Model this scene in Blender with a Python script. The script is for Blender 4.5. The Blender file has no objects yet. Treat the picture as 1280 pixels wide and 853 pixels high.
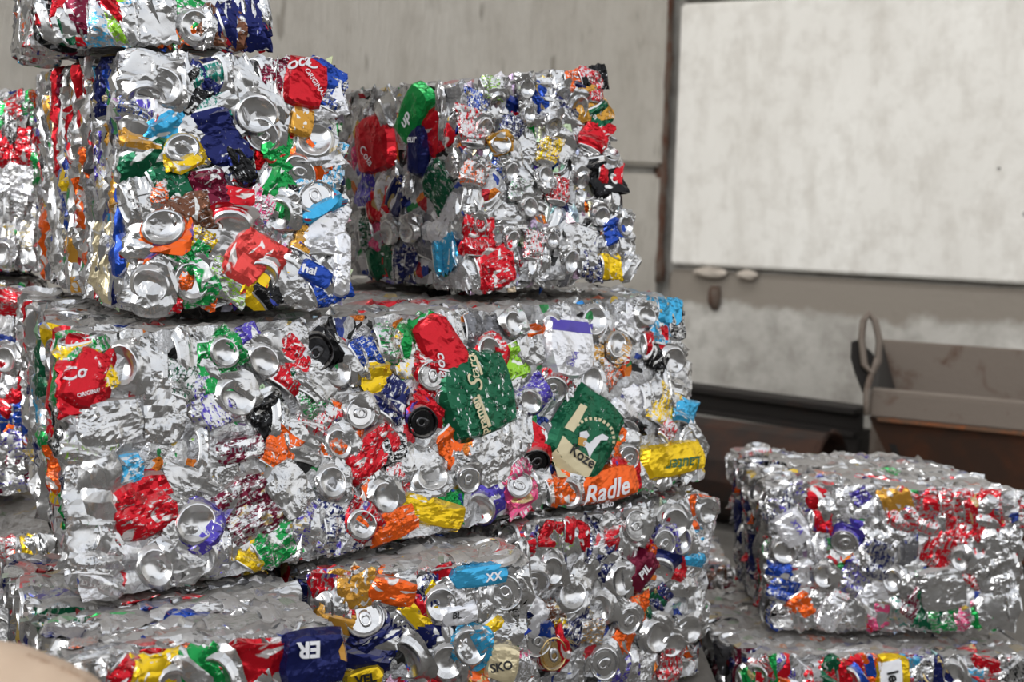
import bpy, bmesh, math, random
import numpy as np
from mathutils import Vector, Matrix, noise
from mathutils.bvhtree import BVHTree

S = bpy.context.scene
COL = S.collection
R = math.radians

# ------------------------------------------------------------------ camera
F_PX, W_PX, H_PX = 1600.0, 1280.0, 853.0
EYE = Vector((0.0, 0.0, 1.33))
PITCH, ROLL = math.atan((426.5 - 232.0) / F_PX), R(1.5)
FWD = Vector((0, math.cos(PITCH), -math.sin(PITCH)))
_r0 = Vector((1, 0, 0))
_u0 = _r0.cross(FWD)
RGT = _r0 * math.cos(ROLL) + _u0 * math.sin(ROLL)
UPV = -_r0 * math.sin(ROLL) + _u0 * math.cos(ROLL)
cam_d = bpy.data.cameras.new('camera')
cam = bpy.data.objects.new('camera', cam_d)
COL.objects.link(cam)
cam_d.sensor_width = 36.0
cam_d.lens = 36.0 * F_PX / W_PX
cam_d.clip_start = 0.05
cam.matrix_world = Matrix(((RGT.x, UPV.x, -FWD.x, EYE.x), (RGT.y, UPV.y, -FWD.y, EYE.y),
                           (RGT.z, UPV.z, -FWD.z, EYE.z), (0, 0, 0, 1)))
cam_d.dof.use_dof = True
cam_d.dof.focus_distance = 2.0
cam_d.dof.aperture_fstop = 4.5
S.camera = cam

# ------------------------------------------------------------------ light
S.view_settings.view_transform = 'Standard'
S.view_settings.look = 'None'
S.view_settings.gamma = 1.0
S.view_settings.use_curve_mapping = False
S.view_settings.exposure = 0.3

world = bpy.data.worlds.new('overcast_sky')
S.world = world
world.use_nodes = True
wn = world.node_tree
wn.nodes.clear()
_o = wn.nodes.new('ShaderNodeOutputWorld')
_b = wn.nodes.new('ShaderNodeBackground')
_tc = wn.nodes.new('ShaderNodeTexCoord')
_sx = wn.nodes.new('ShaderNodeSeparateXYZ')
_cr = wn.nodes.new('ShaderNodeValToRGB')
_mr = wn.nodes.new('ShaderNodeMapRange')
_mr.inputs['From Min'].default_value = -1.0
wn.links.new(_tc.outputs['Generated'], _sx.inputs[0])
wn.links.new(_sx.outputs['Z'], _mr.inputs['Value'])
wn.links.new(_mr.outputs[0], _cr.inputs[0])
e = _cr.color_ramp.elements
e[0].position, e[0].color = 0.0, (.16, .16, .155, 1)
e[1].position, e[1].color = 1.0, (.80, .86, .95, 1)
k = _cr.color_ramp.elements.new(0.49); k.color = (.22, .22, .21, 1)
k = _cr.color_ramp.elements.new(0.52); k.color = (1.0, 1.0, 1.0, 1)
wn.links.new(_cr.outputs[0], _b.inputs['Color'])
_b.inputs['Strength'].default_value = 1.0
wn.links.new(_b.outputs[0], _o.inputs['Surface'])

sun_d = bpy.data.lights.new('hazy_sun', 'SUN')
sun_d.energy = 1.0
sun_d.angle = R(36)
sun_d.color = (1.0, 0.985, 0.96)
sun = bpy.data.objects.new('hazy_sun', sun_d)
COL.objects.link(sun)
sun.rotation_euler = Vector((0.38, 0.82, -0.40)).to_track_quat('-Z', 'Y').to_euler()


# area lamp added high up to brighten the walls; the roof has no opening
wall_lamp_d = bpy.data.lights.new('added_wall_lamp', 'AREA')
wall_lamp_d.shape = 'RECTANGLE'
wall_lamp_d.size, wall_lamp_d.size_y = 5.0, 1.6
wall_lamp_d.energy = 190
wall_lamp_o = bpy.data.objects.new('added_wall_lamp', wall_lamp_d)
COL.objects.link(wall_lamp_o)
wall_lamp_o.location = (0.2, 3.4, 6.5)
wall_lamp_o.rotation_euler = Vector((0.25, .75, -1)).to_track_quat('-Z', 'Y').to_euler()


# ------------------------------------------------------------------ helpers
def P(x, y, Z):
    """world point seen at photo pixel (x, y) at depth Z metres"""
    return EYE + FWD * Z + RGT * ((x - W_PX / 2) / F_PX * Z) - UPV * ((y - H_PX / 2) / F_PX * Z)


def ray(x, y):
    return (FWD + RGT * ((x - W_PX / 2) / F_PX) - UPV * ((y - H_PX / 2) / F_PX))


def pix(p):
    d = p - EYE
    Z = d.dot(FWD)
    return W_PX / 2 + d.dot(RGT) / Z * F_PX, H_PX / 2 - d.dot(UPV) / Z * F_PX, Z


def srgb(r, g, b):
    f = lambda c: (c / 255 / 12.92) if c / 255 <= .04045 else ((c / 255 + .055) / 1.055) ** 2.4
    return (f(r), f(g), f(b))


def link(name, data, parent=None, mw=None):
    o = bpy.data.objects.new(name, data)
    COL.objects.link(o)
    if parent is not None:
        o.parent = parent
    if mw is not None:
        o.matrix_local = mw
    return o


def tag(o, label=None, cat=None, group=None, kind=None):
    if label: o['label'] = label
    if cat: o['category'] = cat
    if group: o['group'] = group
    if kind: o['kind'] = kind
    return o


def mesh(name, verts, faces, mats=(), midx=None, smooth=None, uvs=None):
    me = bpy.data.meshes.new(name)
    me.from_pydata([tuple(v) for v in verts], [], faces)
    for m in mats:
        me.materials.append(m)
    if midx is not None:
        me.polygons.foreach_set('material_index', midx)
    if smooth is not None:
        if isinstance(smooth, bool):
            smooth = [smooth] * len(faces)
        me.polygons.foreach_set('use_smooth', smooth)
    if uvs is not None:
        uv = me.uv_layers.new(name='UVMap')
        flat = []
        for f in uvs:
            for c in f:
                flat += [c[0], c[1]]
        uv.data.foreach_set('uv', flat)
    me.update()
    return me


# ------------------------------------------------------------------ materials
class NT:
    def __init__(self, name):
        self.m = bpy.data.materials.new(name)
        self.m.use_nodes = True
        self.t = self.m.node_tree
        self.b = self.t.nodes['Principled BSDF']

    def n(self, kind, **kw):
        x = self.t.nodes.new('ShaderNode' + kind)
        for k_, v in kw.items():
            setattr(x, k_, v)
        return x

    def l(self, a, b):
        self.t.links.new(a, b)

    def math(self, op, a, b=None, clamp=False):
        x = self.n('Math', operation=op, use_clamp=clamp)
        for i, v in enumerate((a, b)):
            if v is None: continue
            if hasattr(v, 'links'): self.l(v, x.inputs[i])
            else: x.inputs[i].default_value = v
        return x.outputs[0]

    def mix(self, f, a, b):
        x = self.n('Mix', data_type='RGBA')
        for i, v in ((0, f), (6, a), (7, b)):
            if hasattr(v, 'links'): self.l(v, x.inputs[i])
            elif i == 0: x.inputs[0].default_value = v
            else: x.inputs[i].default_value = (*v, 1)
        return x.outputs[2]

    def ramp(self, f, stops, interp='LINEAR'):
        x = self.n('ValToRGB')
        r = x.color_ramp
        r.interpolation = interp
        while len(r.elements) > 1: r.elements.remove(r.elements[0])
        for i, (p, c) in enumerate(stops):
            el = r.elements[0] if i == 0 else r.elements.new(p)
            el.position = p
            el.color = (*c, 1) if len(c) == 3 else c
        self.l(f, x.inputs[0])
        return x.outputs[0]

    def noise(self, vec, scale, detail=3, rough=.55, dist=0.0):
        x = self.n('TexNoise')
        x.inputs['Scale'].default_value = scale
        x.inputs['Detail'].default_value = detail
        x.inputs['Roughness'].default_value = rough
        x.inputs['Distortion'].default_value = dist
        self.l(vec, x.inputs['Vector'])
        return x.outputs['Fac']

    def bump(self, h, strength, dist):
        x = self.n('Bump')
        x.inputs['Strength'].default_value = strength
        x.inputs['Distance'].default_value = dist
        self.l(h, x.inputs['Height'])
        self.l(x.outputs[0], self.b.inputs['Normal'])

    def mapped(self, out, scale=(1, 1, 1), loc=None):
        x = self.n('Mapping')
        x.inputs['Scale'].default_value = scale
        if loc is not None: self.l(loc, x.inputs['Location'])
        self.l(out, x.inputs['Vector'])
        return x.outputs[0]

    def set(self, **kw):
        for k_, v in kw.items():
            i = self.b.inputs[k_.replace('_', ' ')]
            if hasattr(v, 'links'): self.l(v, i)
            else: i.default_value = (*v, 1) if isinstance(v, tuple) and len(v) == 3 else v
        return self


ALU = (.74, .74, .745)


def dusted(t, col, rough, metal):
    """dust settles on whatever faces up"""
    g = t.n('NewGeometry')
    sep = t.n('SeparateXYZ')
    t.l(g.outputs['True Normal'], sep.inputs[0])
    nz = t.math('MULTIPLY_ADD', sep.outputs['Z'], 1.6)
    nz.node.inputs[2].default_value = -.65
    nz.node.use_clamp = True
    d = t.noise(g.outputs['Position'], 30, 3)
    d = t.math('MULTIPLY', nz, t.math('MULTIPLY_ADD', d, 1.2), True)
    f = t.math('MULTIPLY', d, .85, True)
    c = t.mix(f, col, (.27, .25, .228))
    r = t.math('MAXIMUM', rough, t.math('MULTIPLY', f, .9))
    m = t.math('MULTIPLY', metal, t.math('SUBTRACT', 1.0, f))
    return c, r, m


def foil(t, vec):
    """creased foil: facets of two sizes"""
    wob = t.n('TexNoise')
    wob.inputs['Scale'].default_value = 40
    t.l(vec, wob.inputs['Vector'])
    va = t.n('VectorMath', operation='MULTIPLY_ADD')
    t.l(wob.outputs['Color'], va.inputs[0])
    va.inputs[1].default_value = (.012, .012, .012)
    t.l(vec, va.inputs[2])
    out = None
    for sc, amt in ((62, 1.0), (165, .35)):
        vo = t.n('TexVoronoi')
        vo.inputs['Scale'].default_value = sc
        t.l(va.outputs[0], vo.inputs['Vector'])
        x = t.math('MULTIPLY', vo.outputs['Distance'], amt)
        out = x if out is None else t.math('ADD', out, x)
    k = t.math('MULTIPLY_ADD', t.math('SUBTRACT', t.noise(vec, 22, 2), .5), 5.0, True)
    k.node.inputs[2].default_value = .40
    return t.math('MULTIPLY', out, k)


def mat_can():
    t = NT('printed_aluminium')
    oi = t.n('ObjectInfo')
    tc = t.n('TexCoord')
    rnd = oi.outputs['Random']
    off = t.math('MULTIPLY', rnd, 37.0)
    cv = t.n('CombineXYZ')
    t.l(off, cv.inputs[0]); t.l(off, cv.inputs[1])
    obj = t.mapped(tc.outputs['Object'], (1, 1, 1), cv.outputs[0])
    scr = t.mapped(tc.outputs['Object'], (1.0, 3.2, 1.0), cv.outputs[0])
    uv = t.mapped(tc.outputs['UV'], (3.2, 2.0, 1), cv.outputs[0])
    w1 = t.noise(scr, 60, 6, .74)
    w2 = t.noise(obj, 170, 2, .5)
    w = t.math('MULTIPLY_ADD', w2, .35)
    w.node.inputs[2].default_value = -.175
    w = t.math('ADD', w1, w)
    # coverage: alpha 1 = fully printed, 0 = bare metal
    th = t.math('MULTIPLY_ADD', oi.outputs['Alpha'], .62)
    th.node.inputs[2].default_value = .19
    d = t.math('SUBTRACT', th, w)
    paint = t.math('MULTIPLY_ADD', d, 22.0)
    paint.node.inputs[2].default_value = .5
    paint.node.use_clamp = True
    # printed graphics in a second colour
    gn = t.noise(uv, 1.9, 1.5, .4, .6)
    g = t.math('MULTIPLY_ADD', t.math('SUBTRACT', gn, .635), 40.0, True)
    g.node.inputs[2].default_value = .5
    sec = t.ramp(t.math('FRACT', t.math('MULTIPLY', rnd, 7.31)),
                 [(0, (.82, .82, .80)), (.52, (.62, .47, .2)), (.62, (.03, .05, .3)), (.72, (.6, .02, .03)), (.8, (.86, .86, .84))], 'CONSTANT')
    ink = t.mix(t.math('MULTIPLY', g, .92), oi.outputs['Color'], sec)
    tone = t.noise(obj, 28, 2)
    bare = t.mix(tone, (.48, .48, .485), (.76, .76, .76))
    base = t.mix(paint, bare, ink)
    metal = t.math('MULTIPLY_ADD', paint, -.30)
    metal.node.inputs[2].default_value = .96
    rough = t.math('MULTIPLY_ADD', t.noise(obj, 40, 2), .24)
    rough.node.inputs[2].default_value = .11
    c, r, m = dusted(t, base, rough, metal)
    t.set(Base_Color=c, Roughness=r, Metallic=m)
    h = foil(t, obj)
    t.bump(h, .85, .0038)
    return t.m


def mat_metal(name, col, rough=.2):
    t = NT(name)
    tc = t.n('TexCoord')
    oi = t.n('ObjectInfo')
    cv = t.n('CombineXYZ')
    t.l(t.math('MULTIPLY', oi.outputs['Random'], 29.0), cv.inputs[0])
    v = t.mapped(tc.outputs['Object'], (1, 1, 1), cv.outputs[0])
    n1 = t.noise(v, 45, 3)
    base = t.mix(n1, tuple(c * .86 for c in col), tuple(min(1, c * 1.08) for c in col))
    ro = t.math('MULTIPLY_ADD', n1, .22)
    ro.node.inputs[2].default_value = rough - .06
    rgb = t.n('Value'); rgb.outputs[0].default_value = .97
    c, r, m = dusted(t, base, ro, rgb.outputs[0])
    t.set(Base_Color=c, Roughness=r, Metallic=m)
    t.bump(t.noise(v, 50, 2), .25, .003)
    return t.m


def mat_scrap():
    t = NT('pressed_scrap')
    tc = t.n('TexCoord')
    vo = t.n('TexVoronoi')
    vo.inputs['Scale'].default_value = 46
    wob = t.n('TexNoise'); wob.inputs['Scale'].default_value = 30
    t.l(tc.outputs['Object'], wob.inputs['Vector'])
    va = t.n('VectorMath', operation='MULTIPLY_ADD')
    t.l(wob.outputs['Color'], va.inputs[0])
    va.inputs[1].default_value = (.03, .03, .03)
    t.l(tc.outputs['Object'], va.inputs[2])
    t.l(va.outputs[0], vo.inputs['Vector'])
    sp = t.n('SeparateColor')
    t.l(vo.outputs['Color'], sp.inputs[0])
    c = t.ramp(sp.outputs[0], [(0, (.5, .5, .51)), (.3, (.66, .66, .66)), (.55, (.36, .36, .37)), (.76, (.45, .03, .04)), (.80, (.04, .07, .3)),
                               (.83, (.05, .3, .1)), (.86, (.7, .2, .03)), (.88, (.6, .42, .08)), (.9, (.03, .03, .03)), (.94, (.7, .7, .72))], 'CONSTANT')
    v = t.n('Value'); v.outputs[0].default_value = .8
    ro = t.math('MULTIPLY_ADD', sp.outputs[1], .3)
    ro.node.inputs[2].default_value = .22
    c2, r, m = dusted(t, c, ro, v.outputs[0])
    t.set(Base_Color=c2, Roughness=r, Metallic=m)
    t.bump(t.noise(tc.outputs['Object'], 110, 3), .7, .006)
    return t.m


def mat_shards():
    t = NT('foil_shards')
    a = t.n('Attribute', attribute_name='tint')
    v = t.n('Value'); v.outputs[0].default_value = .92
    r0 = t.n('Value'); r0.outputs[0].default_value = .28
    c, r, m = dusted(t, a.outputs['Color'], r0.outputs[0], v.outputs[0])
    t.set(Base_Color=c, Roughness=r, Metallic=m)
    tc = t.n('TexCoord')
    t.bump(t.noise(tc.outputs['Object'], 140, 2), .5, .004)
    return t.m


def mat_flat(name, col, rough=.45, metal=0.0):
    t = NT(name)
    t.set(Base_Color=col, Roughness=rough, Metallic=metal)
    return t.m


def mat_concrete(name, c0, c1, stain, streak=(1, 1, 1), bump=.25, pits=0.0, stains=.4):
    t = NT(name)
    g = t.n('NewGeometry')
    pos = g.outputs['Position']
    a = t.noise(t.mapped(pos, streak), 1.6, 6, .62, .4)
    b_ = t.noise(pos, 9, 5, .65)
    base = t.mix(t.math('MULTIPLY_ADD', t.math('SUBTRACT', a, .5), 2.4, True), c0, c1)
    base.node.inputs[0].links[0].from_node.inputs[2].default_value = .5
    f = t.math('MULTIPLY_ADD', t.math('SUBTRACT', b_, .60), 4.0, True)
    base = t.mix(t.math('MULTIPLY', f, stains), base, stain)
    c_ = t.noise(t.mapped(pos, tuple(s * 2.3 for s in streak)), 2.4, 4, .6)
    f2 = t.math('MULTIPLY_ADD', t.math('SUBTRACT', c_, .60), 5.0, True)
    base = t.mix(t.math('MULTIPLY', f2, stains), base, stain)
    if pits:
        vo = t.n('TexVoronoi')
        vo.inputs['Scale'].default_value = 7
        t.l(pos, vo.inputs['Vector'])
        sp = t.n('SeparateColor'); t.l(vo.outputs['Color'], sp.inputs[0])
        rad = t.math('MULTIPLY', t.math('SUBTRACT', sp.outputs[0], 1 - pits), .45)
        pm = t.math('LESS_THAN', vo.outputs['Distance'], rad)
        base = t.mix(t.math('MULTIPLY', pm, .7), base, (.06, .055, .05))
    t.set(Base_Color=base, Roughness=.92)
    t.bump(t.noise(t.mapped(pos, streak), 24, 6, .7), bump, .02)
    return t.m


def mat_rust(name, steel, rust, amount=.5, scale=5):
    t = NT(name)
    g = t.n('NewGeometry')
    a = t.noise(g.outputs['Position'], scale, 7, .68, .5)
    f = t.math('MULTIPLY_ADD', t.math('SUBTRACT', a, 1 - amount), 6.0, True)
    f.node.inputs[2].default_value = .5
    s = t.noise(g.outputs['Position'], scale * 6, 4, .6)
    c = t.mix(f, steel, t.mix(s, tuple(x * .55 for x in rust), rust))
    t.set(Base_Color=c, Roughness=.75, Metallic=.15)
    t.bump(s, .35, .006)
    return t.m


M_CAN = mat_can()
M_END = mat_metal('bare_aluminium', ALU, .16)
M_ENDK = mat_metal('black_lacquered_aluminium', (.035, .035, .037), .22)
M_ENDG = mat_metal('gold_lacquered_aluminium', (.72, .52, .24), .2)
M_TAB = mat_metal('tab_aluminium', (.74, .74, .75), .24)
M_TABK = mat_metal('black_tab', (.10, .10, .105), .25)
M_SCRAP = mat_scrap()
M_SHARD = mat_shards()

# ------------------------------------------------------------------ crushed can meshes (shared between alike pieces)
LID = [(0, -3.2), (12, -3.0), (20.3, -3.0), (22.3, -5.4), (24.3, -.8), (25.6, .2), (27.0, -.6), (27.3, -2.8), (29.8, -8)]
BASE = [(0, -9.5), (9, -8.6), (16, -6.0), (21, -1.6), (23, 0), (24.6, -.4), (27.2, -3.6), (30.5, -8)]
NS = 18


def nz(p, s, sc):
    return noise.noise(Vector((p[0] * sc + s * 17.3, p[1] * sc - s * 5.1, p[2] * sc + s * 9.7)))


def ridged(x, y, s, sc):
    return 1 - 2 * abs(noise.noise(Vector((x * sc + s * 3.7, y * sc - s * 8.3, s * 1.9))))


def can_mesh(kind, seed, end_mat=None):
    """one squashed drinks can; millimetres inside, metres out. Local +z looks out of the bale, the body runs off towards +x."""
    rg = random.Random(seed * 131 + len(kind))
    prof = LID if kind == 'lid' else BASE
    if kind in ('lid', 'base'):
        phi0 = R(rg.choice((3, 8, 14, 20, 28, 36)))
        L = 16 + 62 * math.sin(phi0) + rg.uniform(0, 10)
        kz, wy, crz = .26, 1.05, 2.0
        turn = rg.uniform(-.5, .5)
    elif kind == 'side':
        prof = rg.choice((LID, BASE))
        phi0, L, kz, wy, crz, turn = R(rg.uniform(70, 90)), rg.uniform(62, 92), .17, rg.uniform(1.05, 1.25), 2.4, rg.uniform(-.35, .35)
    else:  # crumpled
        prof = rg.choice((LID, BASE))
        phi0, L, kz, wy, crz, turn = R(rg.uniform(55, 90)), rg.uniform(38, 64), .22, rg.uniform(.95, 1.2), 4.2, rg.uniform(-1, 1)
    rows = []   # (ring verts, row param, is_end)
    nb = 9
    n0 = Vector((-math.sin(phi0), 0, math.cos(phi0)))
    e1 = Vector((0, 1, 0))
    e2 = Vector((math.cos(phi0), 0, math.sin(phi0)))
    endflat = 1.0 if phi0 < 1.0 else .42
    squash = rg.uniform(.80, 1.0)
    for (r, h) in prof:
        ring = []
        for i in range(NS):
            th = 2 * math.pi * i / NS
            p = n0 * h + e1 * (r * math.cos(th)) * (1 if endflat == 1 else 1.12) + e2 * (r * math.sin(th) * squash)
            p.z *= endflat
            ring.append(p)
        rows.append((ring, 0.0, True))
    hl = prof[-1][1]
    for j in range(1, nb + 1):
        t = j / nb
        tt = min(1, t * 2.2)
        ph = phi0 + (R(96) - phi0) * (tt * tt * (3 - 2 * tt))
        f2 = Vector((math.cos(ph), 0, math.sin(ph)))
        c = n0 * hl * (1 if endflat == 1 else .6)
        base_z = -10 if phi0 < 1 else 0
        cx = L * t
        ang = turn * t
        c = Vector((c.x + cx * math.cos(ang), c.y + cx * math.sin(ang), c.z * (1 - t) + base_z * min(1, t * 1.6)))
        rr = 33.0 * (1 - .10 * math.sin(math.pi * t) * rg.random())
        if j == nb: rr = 30.0
        kk = 1 + (kz - 1) * min(1, t * 2.5)
        if endflat != 1: kk = min(kk, .42)
        ring = []
        for i in range(NS):
            th = 2 * math.pi * (i + .5 * (j % 2)) / NS
            bk = 1 + .07 * math.cos(4 * th + (j % 2) * math.pi + seed)
            bk += .16 * nz((math.cos(th) * 1.3, math.sin(th) * 1.3, t * 3), seed, 1.0)
            if kind in ('lid', 'base'):
                bk += .18 * max(0, nz((math.cos(th), math.sin(th), t), seed + 5, 1.2))
            p = e1 * (rr * bk * wy * math.cos(th)) + f2 * (rr * bk * math.sin(th))
            p.z *= kk
            ring.append(c + p)
        rows.append((ring, t, False))
    # far end closes the tube
    cen = sum(rows[-1][0], Vector()) / NS
    rows.append(([cen + (v - cen) * .55 + Vector((-4, 0, 0)) for v in rows[-1][0]], 1.0, False))
    verts, meta = [], []
    nrow = len(rows)
    for (ring, t, is_end) in rows:
        for p in ring:
            we = .45 if is_end else 1.0
            q = p.copy()
            a = 7.0 * we
            q.x += a * nz(p, seed, .022)
            q.y += a * nz(p, seed + 3.3, .022)
            q.z += (3.4 if is_end and kind in ('lid', 'base') else 5.0) * we * nz(p, seed + 6.6, .026)
            if is_end:
                q.z += .9 * ridged(p.x, p.y, seed + .5, .045)
            else:
                q.z += crz * min(1, t * 2) * ridged(p.x, p.y, seed, .036) + crz * .42 * ridged(p.x, p.y, seed + 2, .085)
            verts.append(q)
    faces, mi, sm, uvs = [], [], [], []
    for j in range(nrow - 1):
        e0, e1_ = rows[j][2], rows[j + 1][2]
        v0 = 0 if e0 else rows[j][1]
        v1 = 0.05 if e1_ else rows[j + 1][1]
        for i in range(NS):
            i2 = (i + 1) % NS
            a, b, c, d = j * NS + i, j * NS + i2, (j + 1) * NS + i2, (j + 1) * NS + i
            if j == 0:
                # innermost ring collapses on the axis
                faces.append((0, d, c)); fu = [(i / NS, v0), (i / NS, v1), ((i + 1) / NS, v1)]
            else:
                faces.append((a, d, c, b)); fu = [(i / NS, v0), (i / NS, v1), ((i + 1) / NS, v1), ((i + 1) / NS, v0)]
            mi.append(0 if e1_ and j < len(prof) - 2 else 1)
            sm.append(True)
            uvs.append(fu)
    last = (nrow - 1) * NS
    faces.append(tuple(last + i for i in range(NS))); mi.append(1); sm.append(False)
    uvs.append([(.5, 1)] * NS)
    zs = sorted(v.z for v in verts)
    top = zs[int(len(zs) * .97)]
    # centre on the end for lids and bases, on the middle for the others
    cx = verts[0].x if kind in ('lid', 'base') else L / 2 - 4
    cy = verts[0].y if kind in ('lid', 'base') else 0
    verts = [Vector(((v.x - cx) * .001, (v.y - cy) * .001, (v.z - top) * .001)) for v in verts]
    me = mesh('crushed_can', verts, faces, (end_mat or M_END, M_CAN), mi, sm, uvs)
    me.set_sharp_from_angle(angle=R(27))
    me['n0'] = tuple(n0)
    me['tab'] = tuple(verts[0])
    return me


def tab_mesh(mat):
    """stay-on tab: a stadium ring with a finger hole and a riveted nose"""
    bm = bmesh.new()
    n = 14
    loops = []
    for k_, (rx, ry, z) in enumerate(((8, 12, 0), (8.2, 12.2, .9), (5.2, 8.4, 1.1), (4.6, 7.6, .2))):
        lp = []
        for i in range(n):
            th = 2 * math.pi * i / n
            x, y = math.cos(th), math.sin(th)
            p = abs(x) ** .75 * (1 if x > 0 else -1) * rx, y * ry
            oy = 0 if k_ < 2 else 2.2
            if k_ >= 2: p = (p[0], p[1] * .62)
            lp.append(bm.verts.new((p[0] * .001, (p[1] + oy) * .001, z * .001)))
        loops.append(lp)
    for a, b in ((0, 1), (1, 2), (2, 3)):
        for i in range(n):
            bm.faces.new((loops[a][i], loops[a][(i + 1) % n], loops[b][(i + 1) % n], loops[b][i]))
    riv = [bm.verts.new((math.cos(2 * math.pi * i / 8) * .0028, -.0062 + math.sin(2 * math.pi * i / 8) * .0028, .0016)) for i in range(8)]
    bm.faces.new(riv)
    me = bpy.data.meshes.new('pull_tab')
    bm.to_mesh(me); bm.free()
    me.materials.append(mat)
    me.polygons.foreach_set('use_smooth', [True] * len(me.polygons))
    return me


POOL = {}
for _kind, _n in (('lid', 14), ('base', 16), ('side', 18), ('crump', 16)):
    POOL[_kind] = [can_mesh(_kind, i + 1) for i in range(_n)]
POOL['klid'] = [can_mesh('lid', i, M_ENDK) for i in (1, 4, 7, 9)]
POOL['glid'] = [can_mesh('lid', i, M_ENDG) for i in (2, 5)]
TAB, TABK = tab_mesh(M_TAB), tab_mesh(M_TABK)

C = dict(S=srgb(214, 214, 216), W=srgb(232, 232, 236), R=srgb(205, 22, 38), G=srgb(24, 150, 72), DG=srgb(18, 92, 62), B=srgb(36, 74, 170),
         N=srgb(26, 34, 92), O=srgb(240, 100, 30), Y=srgb(240, 200, 30), P=srgb(84, 70, 175), K=srgb(24, 24, 26), LB=srgb(66, 172, 220),
         GD=srgb(205, 150, 60), BR=srgb(110, 70, 50), LG=srgb(150, 205, 60), PK=srgb(225, 80, 130), CR=srgb(232, 78, 74), M=srgb(112, 20, 50),
         T=srgb(30, 130, 115), BE=srgb(222, 208, 170), GR=srgb(120, 120, 124))
PAL = ['S'] * 95 + ['W'] * 14 + ['R'] * 14 + ['B'] * 6 + ['N'] * 5 + ['G'] * 5 + ['DG'] * 3 + ['O'] * 7 + ['Y'] * 3 + ['GD'] * 4 + ['P'] * 4 + \
      ['K'] * 4 + ['LB'] * 4 + ['LG'] * 2 + ['PK'] * 2 + ['CR'] * 2 + ['M'] * 2 + ['BR'] * 2


class Face:
    """a face of a bale: four corners bl, br, tr, tl seen from outside"""
    def __init__(self, bl, br, tr, tl):
        self.c = (bl, br, tr, tl)
        self.n = ((br - bl).normalized() + (tr - tl).normalized()).cross((tl - bl).normalized() + (tr - br).normalized()).normalized()
        self.mid = (bl + br + tr + tl) / 4
        self.w = ((br - bl).length + (tr - tl).length) / 2
        self.h = ((tl - bl).length + (tr - br).length) / 2
        self.U = ((br - bl) + (tr - tl)).normalized()
        self.V = self.n.cross(self.U)

    def at(self, u, v):
        bl, br, tr, tl = self.c
        return (bl * (1 - u) + br * u) * (1 - v) + (tl * (1 - u) + tr * u) * v

    def hit(self, x, y):
        d = ray(x, y)
        return EYE + d * ((self.mid - EYE).dot(self.n) / d.dot(self.n))

    def dirpix(self, x, y, ang):
        p = self.hit(x, y)
        q = self.hit(x + 8 * math.cos(R(ang)), y - 8 * math.sin(R(ang)))
        return (q - p).normalized(), (q - p).length / 8


def frame_matrix(pos, z, x, sc=(1, 1, 1)):
    z = z.normalized()
    x = (x - z * x.dot(z)).normalized()
    y = z.cross(x)
    m = Matrix(((x.x, y.x, z.x, pos.x), (x.y, y.y, z.y, pos.y), (x.z, y.z, z.z, pos.z), (0, 0, 0, 1)))
    return m @ Matrix.Diagonal((*sc, 1))


VCACHE = {}


def coords(me):
    if me.name not in VCACHE:
        a = np.empty(len(me.vertices) * 3)
        me.vertices.foreach_get('co', a)
        VCACHE[me.name] = a.reshape(-1, 3)
    return VCACHE[me.name]


def fit(F, M, me, top, tol=.005):
    """shift a piece so that the press plane stops it: highest point at TOP, nothing past the edges of the face"""
    A = np.array(M)
    w = coords(me) @ A[:3, :3].T + A[:3, 3]
    n = np.array(F.n)
    sh = n * (top - np.percentile((w - np.array(F.mid)) @ n, 99.0))
    for i in range(4):
        a, b = F.c[i], F.c[(i + 1) % 4]
        o = (b - a).cross(F.n).normalized()
        d = ((w - np.array(a)) @ np.array(o)).max()
        tl = tol if abs(o.z) < .7 else .001
        if d > tl:
            sh = sh - np.array(o) * (d - tl)
    return Matrix.Translation(Vector(sh)) @ M


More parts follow.
